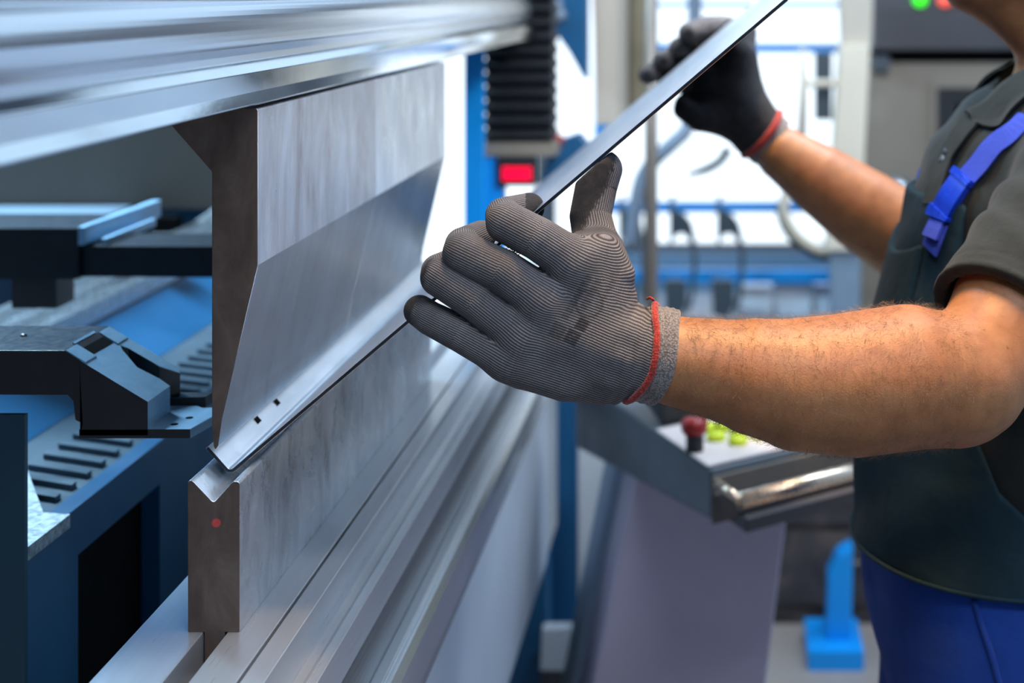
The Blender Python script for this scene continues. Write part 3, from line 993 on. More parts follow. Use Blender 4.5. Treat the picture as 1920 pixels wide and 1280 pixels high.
def sdf_mesh(f, lo, hi, h, B=8):
    lo, hi = np.array(lo, float), np.array(hi, float)
    nb = np.ceil((hi - lo) / (h * B)).astype(int)
    n = nb * B + 1
    cs = [lo[i] + (np.arange(nb[i]) + .5) * h * B for i in range(3)]
    cc = np.stack(np.meshgrid(*cs, indexing='ij'), -1).reshape(-1, 3)
    dc = f(cc)
    G = np.ones(n, dtype=np.float32)
    G[:-1, :-1, :-1] = np.repeat(np.repeat(np.repeat(dc.reshape(nb), B, 0), B, 1), B, 2)
    G = np.where(G < 0, -1.0, 1.0).astype(np.float32)
    act = np.where(np.abs(dc) < h * B * 1.0 + 3 * h)[0]
    off = np.stack(np.meshgrid(*[np.arange(B + 1)] * 3, indexing='ij'), -1).reshape(-1, 3)
    bi = np.stack(np.unravel_index(act, nb), -1)
    for s in range(0, len(act), 400):
        idx = (bi[s:s + 400, None, :] * B + off[None]).reshape(-1, 3)
        G[idx[:, 0], idx[:, 1], idx[:, 2]] = f(lo + idx * h)
    ins = G < 0
    m = n - 1
    cnt = np.zeros(m, dtype=np.int8)
    for a in (0, 1):
        for b in (0, 1):
            for c in (0, 1):
                cnt += ins[a:a + m[0], b:b + m[1], c:c + m[2]]
    cells = np.argwhere((cnt > 0) & (cnt < 8))
    vid = -np.ones(m, dtype=np.int64)
    vid[cells[:, 0], cells[:, 1], cells[:, 2]] = np.arange(len(cells))
    acc = np.zeros((len(cells), 3))
    num = np.zeros(len(cells))
    corner = [(a, b, c) for a in (0, 1) for b in (0, 1) for c in (0, 1)]
    for ca in corner:
        for ax in range(3):
            if ca[ax] == 1:
                continue
            cb = list(ca)
            cb[ax] = 1
            va = G[cells[:, 0] + ca[0], cells[:, 1] + ca[1], cells[:, 2] + ca[2]]
            vb = G[cells[:, 0] + cb[0], cells[:, 1] + cb[1], cells[:, 2] + cb[2]]
            k = (va < 0) != (vb < 0)
            t = va / np.where(va - vb == 0, 1, va - vb)
            pos = np.tile(np.array(ca, float), (len(cells), 1))
            pos[:, ax] = t
            acc[k] += pos[k]
            num[k] += 1
    v = lo + (cells + acc / num[:, None]) * h
    for _ in range(2):
        d = f(v)
        g = grad(f, v)
        v -= g * np.clip(d / np.maximum((g * g).sum(1), .05), -.6 * h, .6 * h)[:, None]
    faces = []
    for ax in range(3):
        sl0 = [slice(1, -1)] * 3
        b_, c_ = (ax + 1) % 3, (ax + 2) % 3
        A = [slice(None)] * 3
        A[ax] = slice(0, -1)
        Bs = [slice(None)] * 3
        Bs[ax] = slice(1, None)
        s = ins[tuple(A)]
        e = ins[tuple(Bs)]
        k = np.argwhere(s != e)
        ok = (k[:, b_] > 0) & (k[:, c_] > 0) & (k[:, b_] < m[b_]) & (k[:, c_] < m[c_])
        k = k[ok]
        flip = s[k[:, 0], k[:, 1], k[:, 2]]
        q = []
        for db, dc_ in ((1, 1), (0, 1), (0, 0), (1, 0)):
            kk = k.copy()
            kk[:, b_] -= db
            kk[:, c_] -= dc_
            q.append(vid[kk[:, 0], kk[:, 1], kk[:, 2]])
        q = np.stack(q, 1)
        q[~flip] = q[~flip][:, ::-1]
        faces.append(q)
    return v, np.vstack(faces)


def solid(name, f, lo, hi, h, mat, parent, attrs=None):
    v, fc = sdf_mesh(f, lo, hi, h)
    at = attrs(v) if attrs else None
    return finish(name, v, fc, mat, parent, True, at), v


def march(f, px, py, y0, y1):
    """first hit of the sight line through (px,py) with the surface f, as a point in the room"""
    ys = np.linspace(y0, y1, 1200)
    pts = np.stack([(px - VPX) * ys / F, ys, CAMZ - (py - VPY) * ys / F], 1)
    d = f(pts)
    k = np.where(d < 0)[0]
    i = k[0] if len(k) else int(np.argmin(d))
    return pts[i]


# ------------------------------------------------------------------ materials for the person
def glove_mat(name):
    m, nt, b = new_mat(name)
    at = nd(nt, 'ShaderNodeAttribute', attribute_name='rib')
    co = nd(nt, 'ShaderNodeAttribute', attribute_name='coat')
    ink = nd(nt, 'ShaderNodeAttribute', attribute_name='ink')
    ph = math_(nt, 'MULTIPLY', at.outputs['Fac'], 2 * math.pi / .00205)
    fuzz = noise(nt, coords(nt), 900, 2, .6)
    ph = math_(nt, 'ADD', ph, math_(nt, 'MULTIPLY', fuzz, 1.6))
    rib = math_(nt, 'MULTIPLY_ADD', math_(nt, 'SINE', ph), .5, .5)
    al = nd(nt, 'ShaderNodeAttribute', attribute_name='along')
    st = math_(nt, 'MULTIPLY_ADD', math_(nt, 'SINE', math_(nt, 'MULTIPLY', al.outputs['Fac'], 2 * math.pi / .0016)), .5, .5)
    knit = math_(nt, 'MULTIPLY', rib, math_(nt, 'MULTIPLY_ADD', st, .25, .75))
    blot = noise(nt, coords(nt), 34, 5, .65)
    lightc = ramp(nt, blot, [(.3, (.175, .166, .174)), (.65, (.295, .280, .290))])
    col = mixc(nt, knit, (.040, .037, .038), lightc)
    col = mixc(nt, math_(nt, 'MULTIPLY', ink.outputs['Fac'], .95), col, (.018, .018, .022))
    edge = noise(nt, coords(nt), 220, 4, .7)
    cf = ramp(nt, math_(nt, 'ADD', co.outputs['Fac'], math_(nt, 'MULTIPLY_ADD', edge, .5, -.25)), [(.42, (0, 0, 0)), (.58, (1, 1, 1))])
    coatc = ramp(nt, noise(nt, coords(nt), 90, 4, .7), [(.35, (.011, .012, .016)), (.7, (.034, .032, .033))])
    col = mixc(nt, cf, col, coatc)
    nt.links.new(col, b.inputs['Base Color'])
    b.inputs['Roughness'].default_value = .85
    b.inputs['Specular IOR Level'].default_value = .25
    b.inputs['Sheen Weight'].default_value = .06
    hgt = math_(nt, 'MULTIPLY', knit, math_(nt, 'SUBTRACT', 1.0, math_(nt, 'MULTIPLY', cf, .8)))
    hgt = math_(nt, 'ADD', hgt, math_(nt, 'MULTIPLY', fuzz, .5))
    bump(nt, b, hgt, .75, .0007)
    return m


def cuff_mat(name, col):
    m, nt, b = new_mat(name)
    v = nd(nt, 'ShaderNodeTexVoronoi')
    v.inputs['Scale'].default_value = 620
    nt.links.new(coords(nt), v.inputs['Vector'])
    f = v.outputs['Distance']
    nt.links.new(ramp(nt, f, [(.1, col), (.7, tuple(c * .35 for c in col))]), b.inputs['Base Color'])
    b.inputs['Roughness'].default_value = .9
    b.inputs['Sheen Weight'].default_value = .3
    bump(nt, b, math_(nt, 'SUBTRACT', 1.0, f), .7, .0008)
    return m


def cloth_mat(name, col, weave=1400, var=.25, sheen=.1, spec=.2):
    m, nt, b = new_mat(name)
    big_ = noise(nt, coords(nt), 14, 4, .6)
    w = nd(nt, 'ShaderNodeTexVoronoi')
    w.inputs['Scale'].default_value = weave
    nt.links.new(coords(nt), w.inputs['Vector'])
    c0 = ramp(nt, big_, [(.3, tuple(c * (1 - var) for c in col)), (.7, tuple(c * (1 + var) for c in col))])
    c1 = mixc(nt, math_(nt, 'MULTIPLY', w.outputs['Distance'], .5), c0, tuple(c * .35 for c in col))
    nt.links.new(c1, b.inputs['Base Color'])
    b.inputs['Roughness'].default_value = .85
    b.inputs['Specular IOR Level'].default_value = spec
    b.inputs['Sheen Weight'].default_value = sheen
    h = math_(nt, 'ADD', math_(nt, 'MULTIPLY', w.outputs['Distance'], -.3), math_(nt, 'MULTIPLY', noise(nt, coords(nt), 26, 3, .5), 6.0))
    bump(nt, b, h, .5, .0010)
    return m


def skin_mat():
    m, nt, b = new_mat('skin')
    f = noise(nt, coords(nt), 55, 6, .65)
    c = ramp(nt, f, [(.3, (.27, .115, .046)), (.5, (.345, .155, .064)), (.72, (.40, .190, .082))])
    sp_ = ramp(nt, noise(nt, coords(nt), 16, 2, .5), [(.35, (1, .90, .86)), (.6, (1, 1, 1))])
    c = mixc(nt, 1.0, c, sp_, 'MULTIPLY')
    mo = nd(nt, 'ShaderNodeAttribute', attribute_name='mole')
    c = mixc(nt, mo.outputs['Fac'], c, (.14, .055, .035))
    nt.links.new(c, b.inputs['Base Color'])
    b.inputs['Roughness'].default_value = .48
    b.inputs['Specular IOR Level'].default_value = .4
    b.inputs['Subsurface Weight'].default_value = .12
    b.inputs['Subsurface Radius'].default_value = (1.0, .35, .2)
    b.inputs['Subsurface Scale'].default_value = .006
    pores = nd(nt, 'ShaderNodeTexVoronoi')
    pores.inputs['Scale'].default_value = 700
    nt.links.new(coords(nt), pores.inputs['Vector'])
    bump(nt, b, math_(nt, 'ADD', pores.outputs['Distance'], noise(nt, coords(nt), 160, 4, .6)), .22, .0006)
    return m


M['glove'] = glove_mat('knit_glove')
M['cuff'] = cuff_mat('grey_cuff_knit', (.30, .27, .26))
M['redband'] = cuff_mat('red_overlock_yarn', (.62, .035, .02))
M['polo'] = cloth_mat('charcoal_polo', (.026, .030, .028))
M['bib'] = cloth_mat('slate_bib', (.021, .048, .064), 1500, .25, .03, .10)
M['trouser'] = cloth_mat('royal_blue_drill', (.014, .064, .34), 1500)
M['strap'] = cloth_mat('blue_strap_webbing', (.060, .10, .62), 1200, .12)
M['buckle'] = plain('blue_plastic_buckle', (.010, .055, .62), .3, 0, .1, 40)
M['skin'] = skin_mat()
M['hair'] = plain('brown_hair', (.15, .080, .036), .45, 0, .3, 200)
M['button'] = plain('grey_shirt_button', (.10, .11, .12), .25, 0, .1, 60)
M['shoe'] = plain('black_shoe_leather', (.015, .015, .016), .4, 0, .2, 30)
M['eye'] = plain('eye_white', (.75, .72, .68), .15, 0, .05, 40)

# ================================================================== PERSON
man = thing('person', (.31, 1.60, 0), 'person in charcoal polo, blue strapped work overalls and grey knit gloves holding the bent sheet', 'person')

S_N, E_N = np.array([.375, 1.45, 1.345]), np.array(P(1818, 716, 1.26))
S_F, E_F = np.array([.400, 1.760, 1.340]), np.array(P(1745, 478, 1.985))
near_arm = px_chain([(1175, 655, 1.207, .026), (1270, 677, 1.207, .0355), (1340, 690, 1.210, .0392), (1420, 706, 1.214, .0465), (1500, 720, 1.220, .0530), (1600, 720, 1.230, .0580), (1700, 706, 1.242, .0590),
                     (1780, 712, 1.252, .0545)]) + [(*E_N, .0425)]
near_up = [(*E_N, .0420), (*(E_N * .72 + S_N * .28), .055), (*(E_N * .3 + S_N * .7), .054), (*S_N, .048)]
far_arm = px_chain([(1425, 258, 2.03, .028), (1470, 290, 2.02, .037), (1540, 338, 2.01, .047), (1620, 394, 2.0, .055), (1700, 448, 1.99, .058)]) + [(*E_F, .050)]
far_up = [(*E_F, .048), (*(E_F * .5 + S_F * .5), .050), (*S_F, .048)]
CYM = 1.60


def f_torso(p):
    d = sd_ell((.325, CYM, 1.225), (.120, .168, .172), p)
    d = smin(d, sd_ell((.293, CYM, 1.02), (.137, .160, .17), p), .10)
    d = smin(d, sd_ell((.305, CYM, .87), (.142, .168, .13), p), .06)
    d = smin(d, sd_chain([(.378, 1.465, 1.362, .052), (.380, CYM, 1.395, .052), (.378, 1.735, 1.362, .052)], p), .06)
    return d


def f_head(p):
    y = CYM
    d = sd_ell((.352, y, 1.612), (.095, .076, .100), p)
    d = smin(d, sd_ell((.315, y, 1.565), (.070, .062, .085), p), .03)
    d = smin(d, sd_chain([(.262, y, 1.508, .026), (.305, y, 1.492, .034)], p), .03)
    for s in (-1, 1):
        d = smin(d, sd_chain([(.262, y + s * .012, 1.508, .022), (.338, y + s * .050, 1.530, .022)], p), .02)
        d = smin(d, sd_chain([(.275, y + s * .038, 1.585, .020)], p), .02)
        d = smin(d, sd_ell((.365, y + s * .078, 1.588), (.018, .008, .032), p), .006)
        d = smax(d, -sd_chain([(.250, y + s * .032, 1.612, .012)], p), .010)
        d = smin(d, sd_chain([(.262, y + s * .016, 1.632, .008), (.268, y + s * .045, 1.632, .007)], p), .012)
    d = smin(d, sd_chain([(.256, y, 1.618, .008), (.230, y, 1.578, .012)], p), .010)
    for s in (-1, 1):
        d = smin(d, sd_chain([(.240, y + s * .012, 1.573, .008)], p), .006)
    d = smin(d, sd_chain([(.247, y - .020, 1.541, .006), (.242, y, 1.545, .007), (.247, y + .020, 1.541, .006)], p), .005)
    d = smin(d, sd_chain([(.248, y - .018, 1.530, .006), (.243, y, 1.529, .008), (.248, y + .018, 1.530, .006)], p), .005)
    d = smin(d, sd_chain([(.378, y, 1.36, .060), (.370, y, 1.50, .056)], p), .030)
    d = smin(d, sd_chain([(.350, y, 1.445, .032), (.300, y, 1.487, .022)], p), .025)
    return d


def f_arms(p):
    a = smin(sd_chain(near_arm, p), sd_chain(near_up, p), .022)
    b = smin(sd_chain(far_arm, p), sd_chain(far_up, p), .025)
    return np.minimum(a, b)


def legs(p, k):
    d = None
    for y in (1.528, 1.676):
        c = sd_chain([(.285, y, .84, .112 + k), (.270, y, .50, .090 + k), (.300, y, .10, .072 + k)], p)
        d = c if d is None else smin(d, c, .02)
    return d


# coarse hands inside the gloves keep the body one surface
hand_n = px_chain([(1190, 655, 1.207, .022), (1100, 610, 1.205, .013)])
hand_f = px_chain([(1425, 258, 2.03, .024), (1385, 190, 2.04, .012)])


def f_body(p):
    d = smin(f_torso(p), f_head(p), .02)
    d = smin(d, f_arms(p), .02)
    d = np.minimum(d, smin(sd_chain(hand_n, p), sd_chain(hand_f, p), .01))
    lg = legs(p, -.022)
    d = smin(d, lg, .03)
    for y in (1.528, 1.676):
        d = smin(d, sd_chain([(.31, y, .06, .035), (.18, y, .035, .026)], p), .03)
    return d


def body_attr(v):
    m = np.zeros(len(v))
    for px, py, r in ((1770, 716, 2.6), (1818, 724, 1.8), (1846, 620, 1.5), (1890, 652, 1.5), (1362, 716, 1.4), (1640, 770, 1.2)):
        x = VPX + v[:, 0] * F / v[:, 1]
        y = VPY + (CAMZ - v[:, 2]) * F / v[:, 1]
        m = np.maximum(m, np.clip(1.4 - np.hypot(x - px, y - py) / (r * 1.6), 0, 1) * (v[:, 1] < 1.35))
    return {'mole': m}


body, body_v = solid('body', f_body, (-.17, 1.12, -.01), (.52, 2.14, 1.74), .0042, M['skin'], man, body_attr)

# ---- near glove ------------------------------------------------------------
FING = {
    'index': px_chain([(1078, 492, 1.203, .0185), (1010, 448, 1.195, .0172), (950, 417, 1.204, .0168), (944, 404, 1.236, .0150), (992, 390, 1.264, .0130)]),
    'middle': px_chain([(1018, 560, 1.198, .0188), (945, 510, 1.192, .0174), (869, 474, 1.202, .0168), (868, 460, 1.238, .0150), (902, 442, 1.266, .0130)]),
    'ring': px_chain([(978, 626, 1.198, .0182), (898, 565, 1.194, .0164), (825, 519, 1.204, .0158), (822, 508, 1.236, .0142), (850, 492, 1.264, .0125)]),
    'little': px_chain([(945, 668, 1.200, .0165), (868, 627, 1.197, .0146), (808, 597, 1.205, .0134), (786, 582, 1.221, .0126)]),
}
THUMB = px_chain([(1148, 590, 1.214, .0200), (1122, 480, 1.224, .0190), (1107, 405, 1.238, .0172), (1118, 350, 1.248, .0175), (1130, 318, 1.252, .0165)])
PALM = [px_chain([(1155, 645, 1.207, .0225), a]) for a in ((1078, 500, 1.205, .0205), (1015, 572, 1.201, .0205), (980, 628, 1.201, .0200), (950, 668, 1.203, .0175))] + \
       [px_chain([(985, 690, 1.203, .0165), (1060, 705, 1.206, .0200), (1130, 702, 1.208, .0225)]),
        px_chain([(1152, 605, 1.207, .0185), (1150, 700, 1.207, .0215)]),
        px_chain([(1120, 480, 1.212, .0180), (1145, 560, 1.210, .0180)])]
BUMP = px_chain([(1132, 478, 1.214, .0175), (1163, 516, 1.208, .0125), (1140, 560, 1.208, .0180)])
WR_T, WR_B = np.array(P(1226, 566, 1.207)), np.array(P(1152, 762, 1.207))
CU_T, CU_B = np.array(P(1275, 592, 1.207)), np.array(P(1214, 772, 1.207))
HAX = np.array(P(1250, 690, 1.207)) - np.array(P(1000, 600, 1.207))
HAX /= np.linalg.norm(HAX)                             # from the fingers to the wrist


def slab_dist(p):
    q0 = p[:, 0] - sc_.x
    q1 = p[:, 2] - sc_.y
    nn = q0 * sn1.x + q1 * sn1.y
    s = q0 * sd1.x + q1 * sd1.y
    return np.maximum(np.maximum(np.abs(nn + sr + TH / 2) - TH / 2, SY0 - p[:, 1]), np.maximum(-s, p[:, 1] - SY1))


def f_thumb(p):
    nn = (p[:, 0] - sc_.x) * sn1.x + (p[:, 2] - sc_.y) * sn1.y
    return smax(sd_chain(THUMB, p), nn + sr + TH + .0004, .002)


def plane_cut(p, T, B_, bulge):
    """signed distance past the curved line T-B_ (positive on the arm side)"""
    mid = (T + B_) / 2
    ax = np.array([(T - B_)[2], 0, -(T - B_)[0]])
    ax /= np.linalg.norm(ax)
    if ax[0] < 0:
        ax = -ax
    u = (T - B_) / np.linalg.norm(T - B_)
    w = np.clip(((p - mid) @ u) / (np.linalg.norm(T - B_) / 2), -1.2, 1.2)
    return (p - mid) @ ax - bulge * (1 - w * w)


WRIST = px_chain([(1165, 655, 1.207, .0375), (1240, 668, 1.207, .0400), (1300, 684, 1.208, .0410)])


def f_wrist(p, extra=0.0):
    q = p.copy()
    q[:, 1] = 1.207 + (p[:, 1] - 1.207) * 1.06
    return (sd_chain(WRIST, q) - extra) / 1.03


def f_glove(p):
    pal = None
    for c in PALM:
        d = sd_chain(c, p)
        pal = d if pal is None else smin(pal, d, .014)
    w = f_wrist(p)
    pal = smin(pal, w, .007)
    pal = smin(pal, sd_chain(BUMP, p), .005)
    d = pal
    fg = None
    for k in ('index', 'middle', 'ring', 'little'):
        c = sd_chain(FING[k], p)
        fg = c if fg is None else smin(fg, c, .0016)
    # webs blend only near the knuckles
    d = smin(d, fg, .009)
    d = smin(d, f_thumb(p), .012)
    # creases: puckers at the wrist and folds behind the knuckles
    s = (p - np.array(P(1165, 640, 1.207))) @ HAX
    t = (p - np.array(P(1165, 640, 1.207))) @ np.array([-HAX[2], 0, HAX[0]])
    wr = np.exp(-((s - .004) / .010) ** 2)
    d = d + .0013 * wr * (1 + .6 * np.sin(t * 260))
    d = d + .0007 * np.exp(-((s - .022) / .022) ** 2) * np.sin(s * 700 + 2.0 * np.sin(t * 90))
    d = smax(d, .0006 - slab_dist(p), .001)
    d = smax(d, plane_cut(p, WR_T, WR_B, .0165), .003)
    return d


def ink_shape(x, y):
    """faded stamp on the back of the hand: framed squares, a ring and short bars"""
    ang = math.radians(-60)
    cx, cy = 1080, 580
    u = (x - cx) * math.cos(ang) + (y - cy) * math.sin(ang)      # along the rows
    v = -(x - cx) * math.sin(ang) + (y - cy) * math.cos(ang)     # across the rows
    o = np.zeros_like(u)

    def bx(a, b, c, d_, s):
        nonlocal o
        k = np.clip(1.2 - np.maximum(np.maximum(a - u, u - b), np.maximum(c - v, v - d_)) / 1.2, 0, 1).clip(0, 1)
        o = np.maximum(o, s * np.where((u > a - 1.2) & (u < b + 1.2) & (v > c - 1.2) & (v < d_ + 1.2), np.minimum(1, k), 0))
    for a, b, c, d_, s in ((-62, -36, 8, 32, .75), (-30, -8, 14, 34, .8), (-66, -38, -22, 3, .45)):
        bx(a, b, c, d_, s)
        inner = (u > a + 7) & (u < b - 7) & (v > c + 7) & (v < d_ - 7) & ~((np.abs((u - a) - (v - c)) < 2.5) | (np.abs((u - a) + (v - d_)) < 2.5))
        o = np.where(inner, o * .35, o)
    r = np.hypot(u - 22, v - 16)
    o = np.maximum(o, .5 * (np.abs(r - 25) < 2.2))
    for i in range(7):
        bx(-26 + i * 14, -17 + i * 14, -16, -4, .42)
    for i in range(5):
        bx(8 + i * 13, 16 + i * 13, 4, 16, .40)
    for i in range(6):
        bx(22 + i * 11, 29 + i * 11, 30, 38, .36)
    return o


def glove_attr(v):
    perp = np.array([-HAX[2], 0, HAX[0]])
    base = np.array(P(1000, 600, 1.207))
    # bend of the ribs over the back of the hand
    u_p = (v - base) @ perp
    al = (v - base) @ HAX
    u_p = u_p + .10 * np.clip(al - .03, 0, 1) * 0
    us, ws, als = [], [], []
    dp = None
    for c in PALM:
        d = sd_chain(c, v)
        dp = d if dp is None else np.minimum(dp, d)
    dp = np.minimum(dp, f_wrist(v))
    us.append(u_p)
    als.append(al)
    ws.append(1 / (np.maximum(dp, 0) + .0012) ** 2)
    for ch in list(FING.values()) + [THUMB]:
        ch = np.array(ch)
        u0 = (ch[0, :3] - base) @ perp
        best = np.full(len(v), 9.0)
        uu, aa = np.zeros(len(v)), np.zeros(len(v))
        L = 0
        for a, b in zip(ch[:-1], ch[1:]):
            ab = b[:3] - a[:3]
            ln = np.linalg.norm(ab)
            t = np.clip(((v - a[:3]) @ ab) / (ab @ ab), 0, 1)
            q = v - a[:3] - t[:, None] * ab
            r = np.sqrt((q * q).sum(1))
            dd = r - (a[3] + t * (b[3] - a[3]))
            # reference frame across the finger, facing the camera side
            n1_ = np.array([-ab[2], 0, ab[0]]) / (math.hypot(ab[0], ab[2]) + 1e-9)
            if n1_ @ perp < 0:
                n1_ = -n1_
            n2_ = np.cross(ab / ln, n1_)
            if n2_[1] > 0:
                n2_ = -n2_
            th = np.arctan2(q @ n1_, q @ n2_)
            k = dd < best
            best = np.where(k, dd, best)
            uu = np.where(k, u0 + th * .0165, uu)
            aa = np.where(k, L + t * ln, aa)
            L += ln
        us.append(uu)
        als.append(aa)
        ws.append(1 / (np.maximum(best, 0) + .0012) ** 2)
    Wt = np.stack(ws)
    Wt = Wt ** 1.6
    Wt /= Wt.sum(0)
    rib = (np.stack(us) * Wt).sum(0)
    alo = (np.stack(als) * Wt).sum(0)
    g = grad(f_glove, v)
    g /= np.linalg.norm(g, axis=1)[:, None] + 1e-9
    x = VPX + v[:, 0] * F / v[:, 1]
    y = VPY + (CAMZ - v[:, 2]) * F / v[:, 1]
    coat = .5 + .9 * (g[:, 1] - .45)                                     # palm side is dipped
    for ch, r in ((FING['little'], .016), (FING['ring'], .010)):
        tip = np.array(ch[-1][:3] if len(ch) == 4 else ch[2][:3]) + np.array([-.012, 0, .004])
        coat = np.maximum(coat, 1.1 - np.linalg.norm(v - tip, axis=1) / (r * 2.1))
    edge_x = np.interp(y, [290, 350, 400, 440, 470], [1158, 1140, 1108, 1090, 1060])
    th_d = sd_chain(THUMB, v)
    coat = np.where((th_d < .003) & (y < 470), np.maximum(coat, .5 + (edge_x - x) / 60), coat)
    coat = np.where((v[:, 1] > 1.215) & (x < 1060) & (y < 460) & (x > 985), np.maximum(coat, .75), coat)
    ink = ink_shape(x, y) * (v[:, 1] < 1.205)
    return {'rib': rib, 'along': alo, 'coat': np.clip(coat, 0, 1), 'ink': ink}


lo = P(745, 790, 1.165)
hi = P(1260, 280, 1.165)
glove, glove_v = solid('glove', f_glove, (P(735, 0, 1.2)[0], 1.160, P(0, 790, 1.2)[2]), (P(1260, 0, 1.2)[0], 1.295, P(0, 270, 1.2)[2]), .00115, M['glove'], man, glove_attr)
glove['label'] = 'grey knit glove with red cuff seam and dark stamp, on the near hand'


def f_cuff(p):
    d = f_wrist(p, -.0005)
    d = smax(d, plane_cut(p, CU_T, CU_B, .0085), .0025)
    d = smax(d, -plane_cut(p, WR_T, WR_B, .0165), .002)
    s = plane_cut(p, WR_T, WR_B, .0165)
    d = d + .00035 * np.sin(s * 2 * math.pi / .006)
    return np.maximum(d, -(f_wrist(p, -.006)))


solid('cuff', f_cuff, (P(1140, 0, 1.2)[0], 1.165, P(0, 790, 1.2)[2]), (P(1290, 0, 1.2)[0], 1.25, P(0, 550, 1.2)[2]), .0012, M['cuff'], glove)


def ring_on(f, T, B_, bulge, n=90, off=.0005):
    """closed line where surface f meets the curved cut T-B_"""
    mid = (T + B_) / 2
    u = (T - B_) / np.linalg.norm(T - B_)
    half = np.linalg.norm(T - B_) / 2
    ax = np.array([(T - B_)[2], 0, -(T - B_)[0]])
    ax /= np.linalg.norm(ax)
    if ax[0] < 0:
        ax = -ax
    out = []
    rs = np.linspace(.0, .075, 900)
    for i in range(n):
        a = 2 * math.pi * i / n
        w = rs[:, None] * (math.cos(a) * u + math.sin(a) * np.array([0, 1.0, 0]))[None]
        pts = mid + w + ax * (bulge * (1 - ((w @ u) / half) ** 2))[:, None]
        d = f(pts)
        k = np.where(d > off)[0]
        out.append(pts[k[0] if len(k) else -1])
    return np.array(out)


rb = ring_on(lambda p: f_wrist(p), WR_T, WR_B, .0170)
rb = np.array([p + rng.normal(0, .00022, 3) for p in rb])
tube('red_seam', rb, .0030, M['redband'], glove, seg=10, closed=True)
tube('loose_thread', [P(1213, 561, 1.205), P(1217, 558, 1.203), P(1221, 559, 1.202), P(1226, 563, 1.203)], .0011, M['redband'], glove, n=8, seg=6)

# ---- far glove -------------------------------------------------------------
G2P = [px_chain([(1420, 250, 2.03, .033), (1392, 190, 2.035, .032), (1388, 110, 2.045, .024)]),
       px_chain([(1392, 190, 2.035, .030), (1335, 165, 2.05, .028)]),
       px_chain([(1400, 215, 2.035, .030), (1315, 215, 2.045, .024), (1290, 200, 2.05, .020)])]
G2F = [px_chain([(1388, 110, 2.05, .020), (1395, 62, 2.12, .0185), (1352, 52, 2.145, .0180), (1325, 52, 2.12, .0170), (1292, 62, 2.10, .0155)]),
       px_chain([(1370, 140, 2.07, .018), (1345, 105, 2.15, .017), (1292, 82, 2.155, .0165), (1274, 90, 2.115, .0155)]),
       px_chain([(1345, 165, 2.07, .018), (1320, 130, 2.15, .016), (1262, 106, 2.155, .0155), (1243, 113, 2.115, .0148)]),
       px_chain([(1315, 190, 2.07, .017), (1290, 160, 2.15, .015), (1232, 132, 2.150, .0140), (1215, 140, 2.115, .0135)])]
G2T = px_chain([(1370, 225, 2.03, .024), (1310, 222, 2.01, .0175), (1283, 205, 2.005, .015)])


def slab2(p):
    return slab_dist(p)


W2T, W2B = np.array(P(1462, 212, 2.03)), np.array(P(1398, 288, 2.03))
C2T, C2B = np.array(P(1482, 228, 2.03)), np.array(P(1416, 308, 2.03))
WR2 = px_chain([(1400, 225, 2.03, .036), (1440, 262, 2.03, .0370), (1475, 290, 2.03, .039)])


def f_wrist2(p, extra=0.0):
    return sd_chain(WR2, p) - extra


def f_glove2(p):
    d = None
    for c in G2P:
        e = sd_chain(c, p)
        d = e if d is None else smin(d, e, .014)
    d = smin(d, f_wrist2(p), .012)
    g = None
    for c in G2F:
        e = sd_chain(c, p)
        g = e if g is None else smin(g, e, .002)
    d = smin(d, g, .008)
    d = smin(d, sd_chain(G2T, p), .010)
    d = smax(d, .0008 - slab_dist(p), .001)
    return smax(d, plane_cut(p, W2T, W2B, .004), .003)


def glove2_attr(v):
    g = grad(f_glove2, v)
    g /= np.linalg.norm(g, axis=1)[:, None] + 1e-9
    x = VPX + v[:, 0] * F / v[:, 1]
    nn = (v[:, 0] - sc_.x) * sn1.x + (v[:, 2] - sc_.y) * sn1.y
    coat = .85 - .8 * (g[:, 1] + .25)                                    # palm faces the camera
    coat = np.where(nn > 0, coat - .85 + .6 * (g[:, 1] > .0), coat)
    coat = np.where(x > 1405, coat - .25, coat)
    return {'rib': v[:, 2] * .8 + v[:, 0] * .5, 'along': v[:, 0] - v[:, 2], 'coat': np.clip(coat, 0, 1), 'ink': np.zeros(len(v))}


glove2, _ = solid('glove', f_glove2, (P(1190, 0, 2.1)[0], 1.965, P(0, 330, 2.03)[2]), (P(1480, 0, 2.03)[0], 2.20, P(0, 5, 2.1)[2]), .0021, M['glove'], man, glove2_attr)
glove2['label'] = 'grey knit glove with dark coated palm and red cuff seam, on the far hand'
solid('cuff', lambda p: np.maximum(smax(smax(f_wrist2(p, .0002), plane_cut(p, C2T, C2B, .003), .003), -plane_cut(p, W2T, W2B, .004), .002), -f_wrist2(p, -.006)),
      (P(1370, 0, 2.03)[0], 1.97, P(0, 340, 2.03)[2]), (P(1510, 0, 2.03)[0], 2.09, P(0, 190, 2.03)[2]), .0022, M['cuff'], glove2)
rb2 = ring_on(f_wrist2, W2T, W2B, .0045)
tube('red_seam', rb2, .0052, M['redband'], glove2, seg=10, closed=True)

# ---- clothes ---------------------------------------------------------------
AX_N = (S_N - E_N) / np.linalg.norm(S_N - E_N)
AX_F = (S_F - E_F) / np.linalg.norm(S_F - E_F)
HEM_N, HEM_F = E_N + (S_N - E_N) * .22, E_F + (S_F - E_F) * .30


def sleeve(p, E, S, AX, HEM, r0, r1):
    c = sd_chain([(*(HEM - AX * .05), r0), (*S, r1)], p)
    s = (p - HEM) @ AX
    return c, s


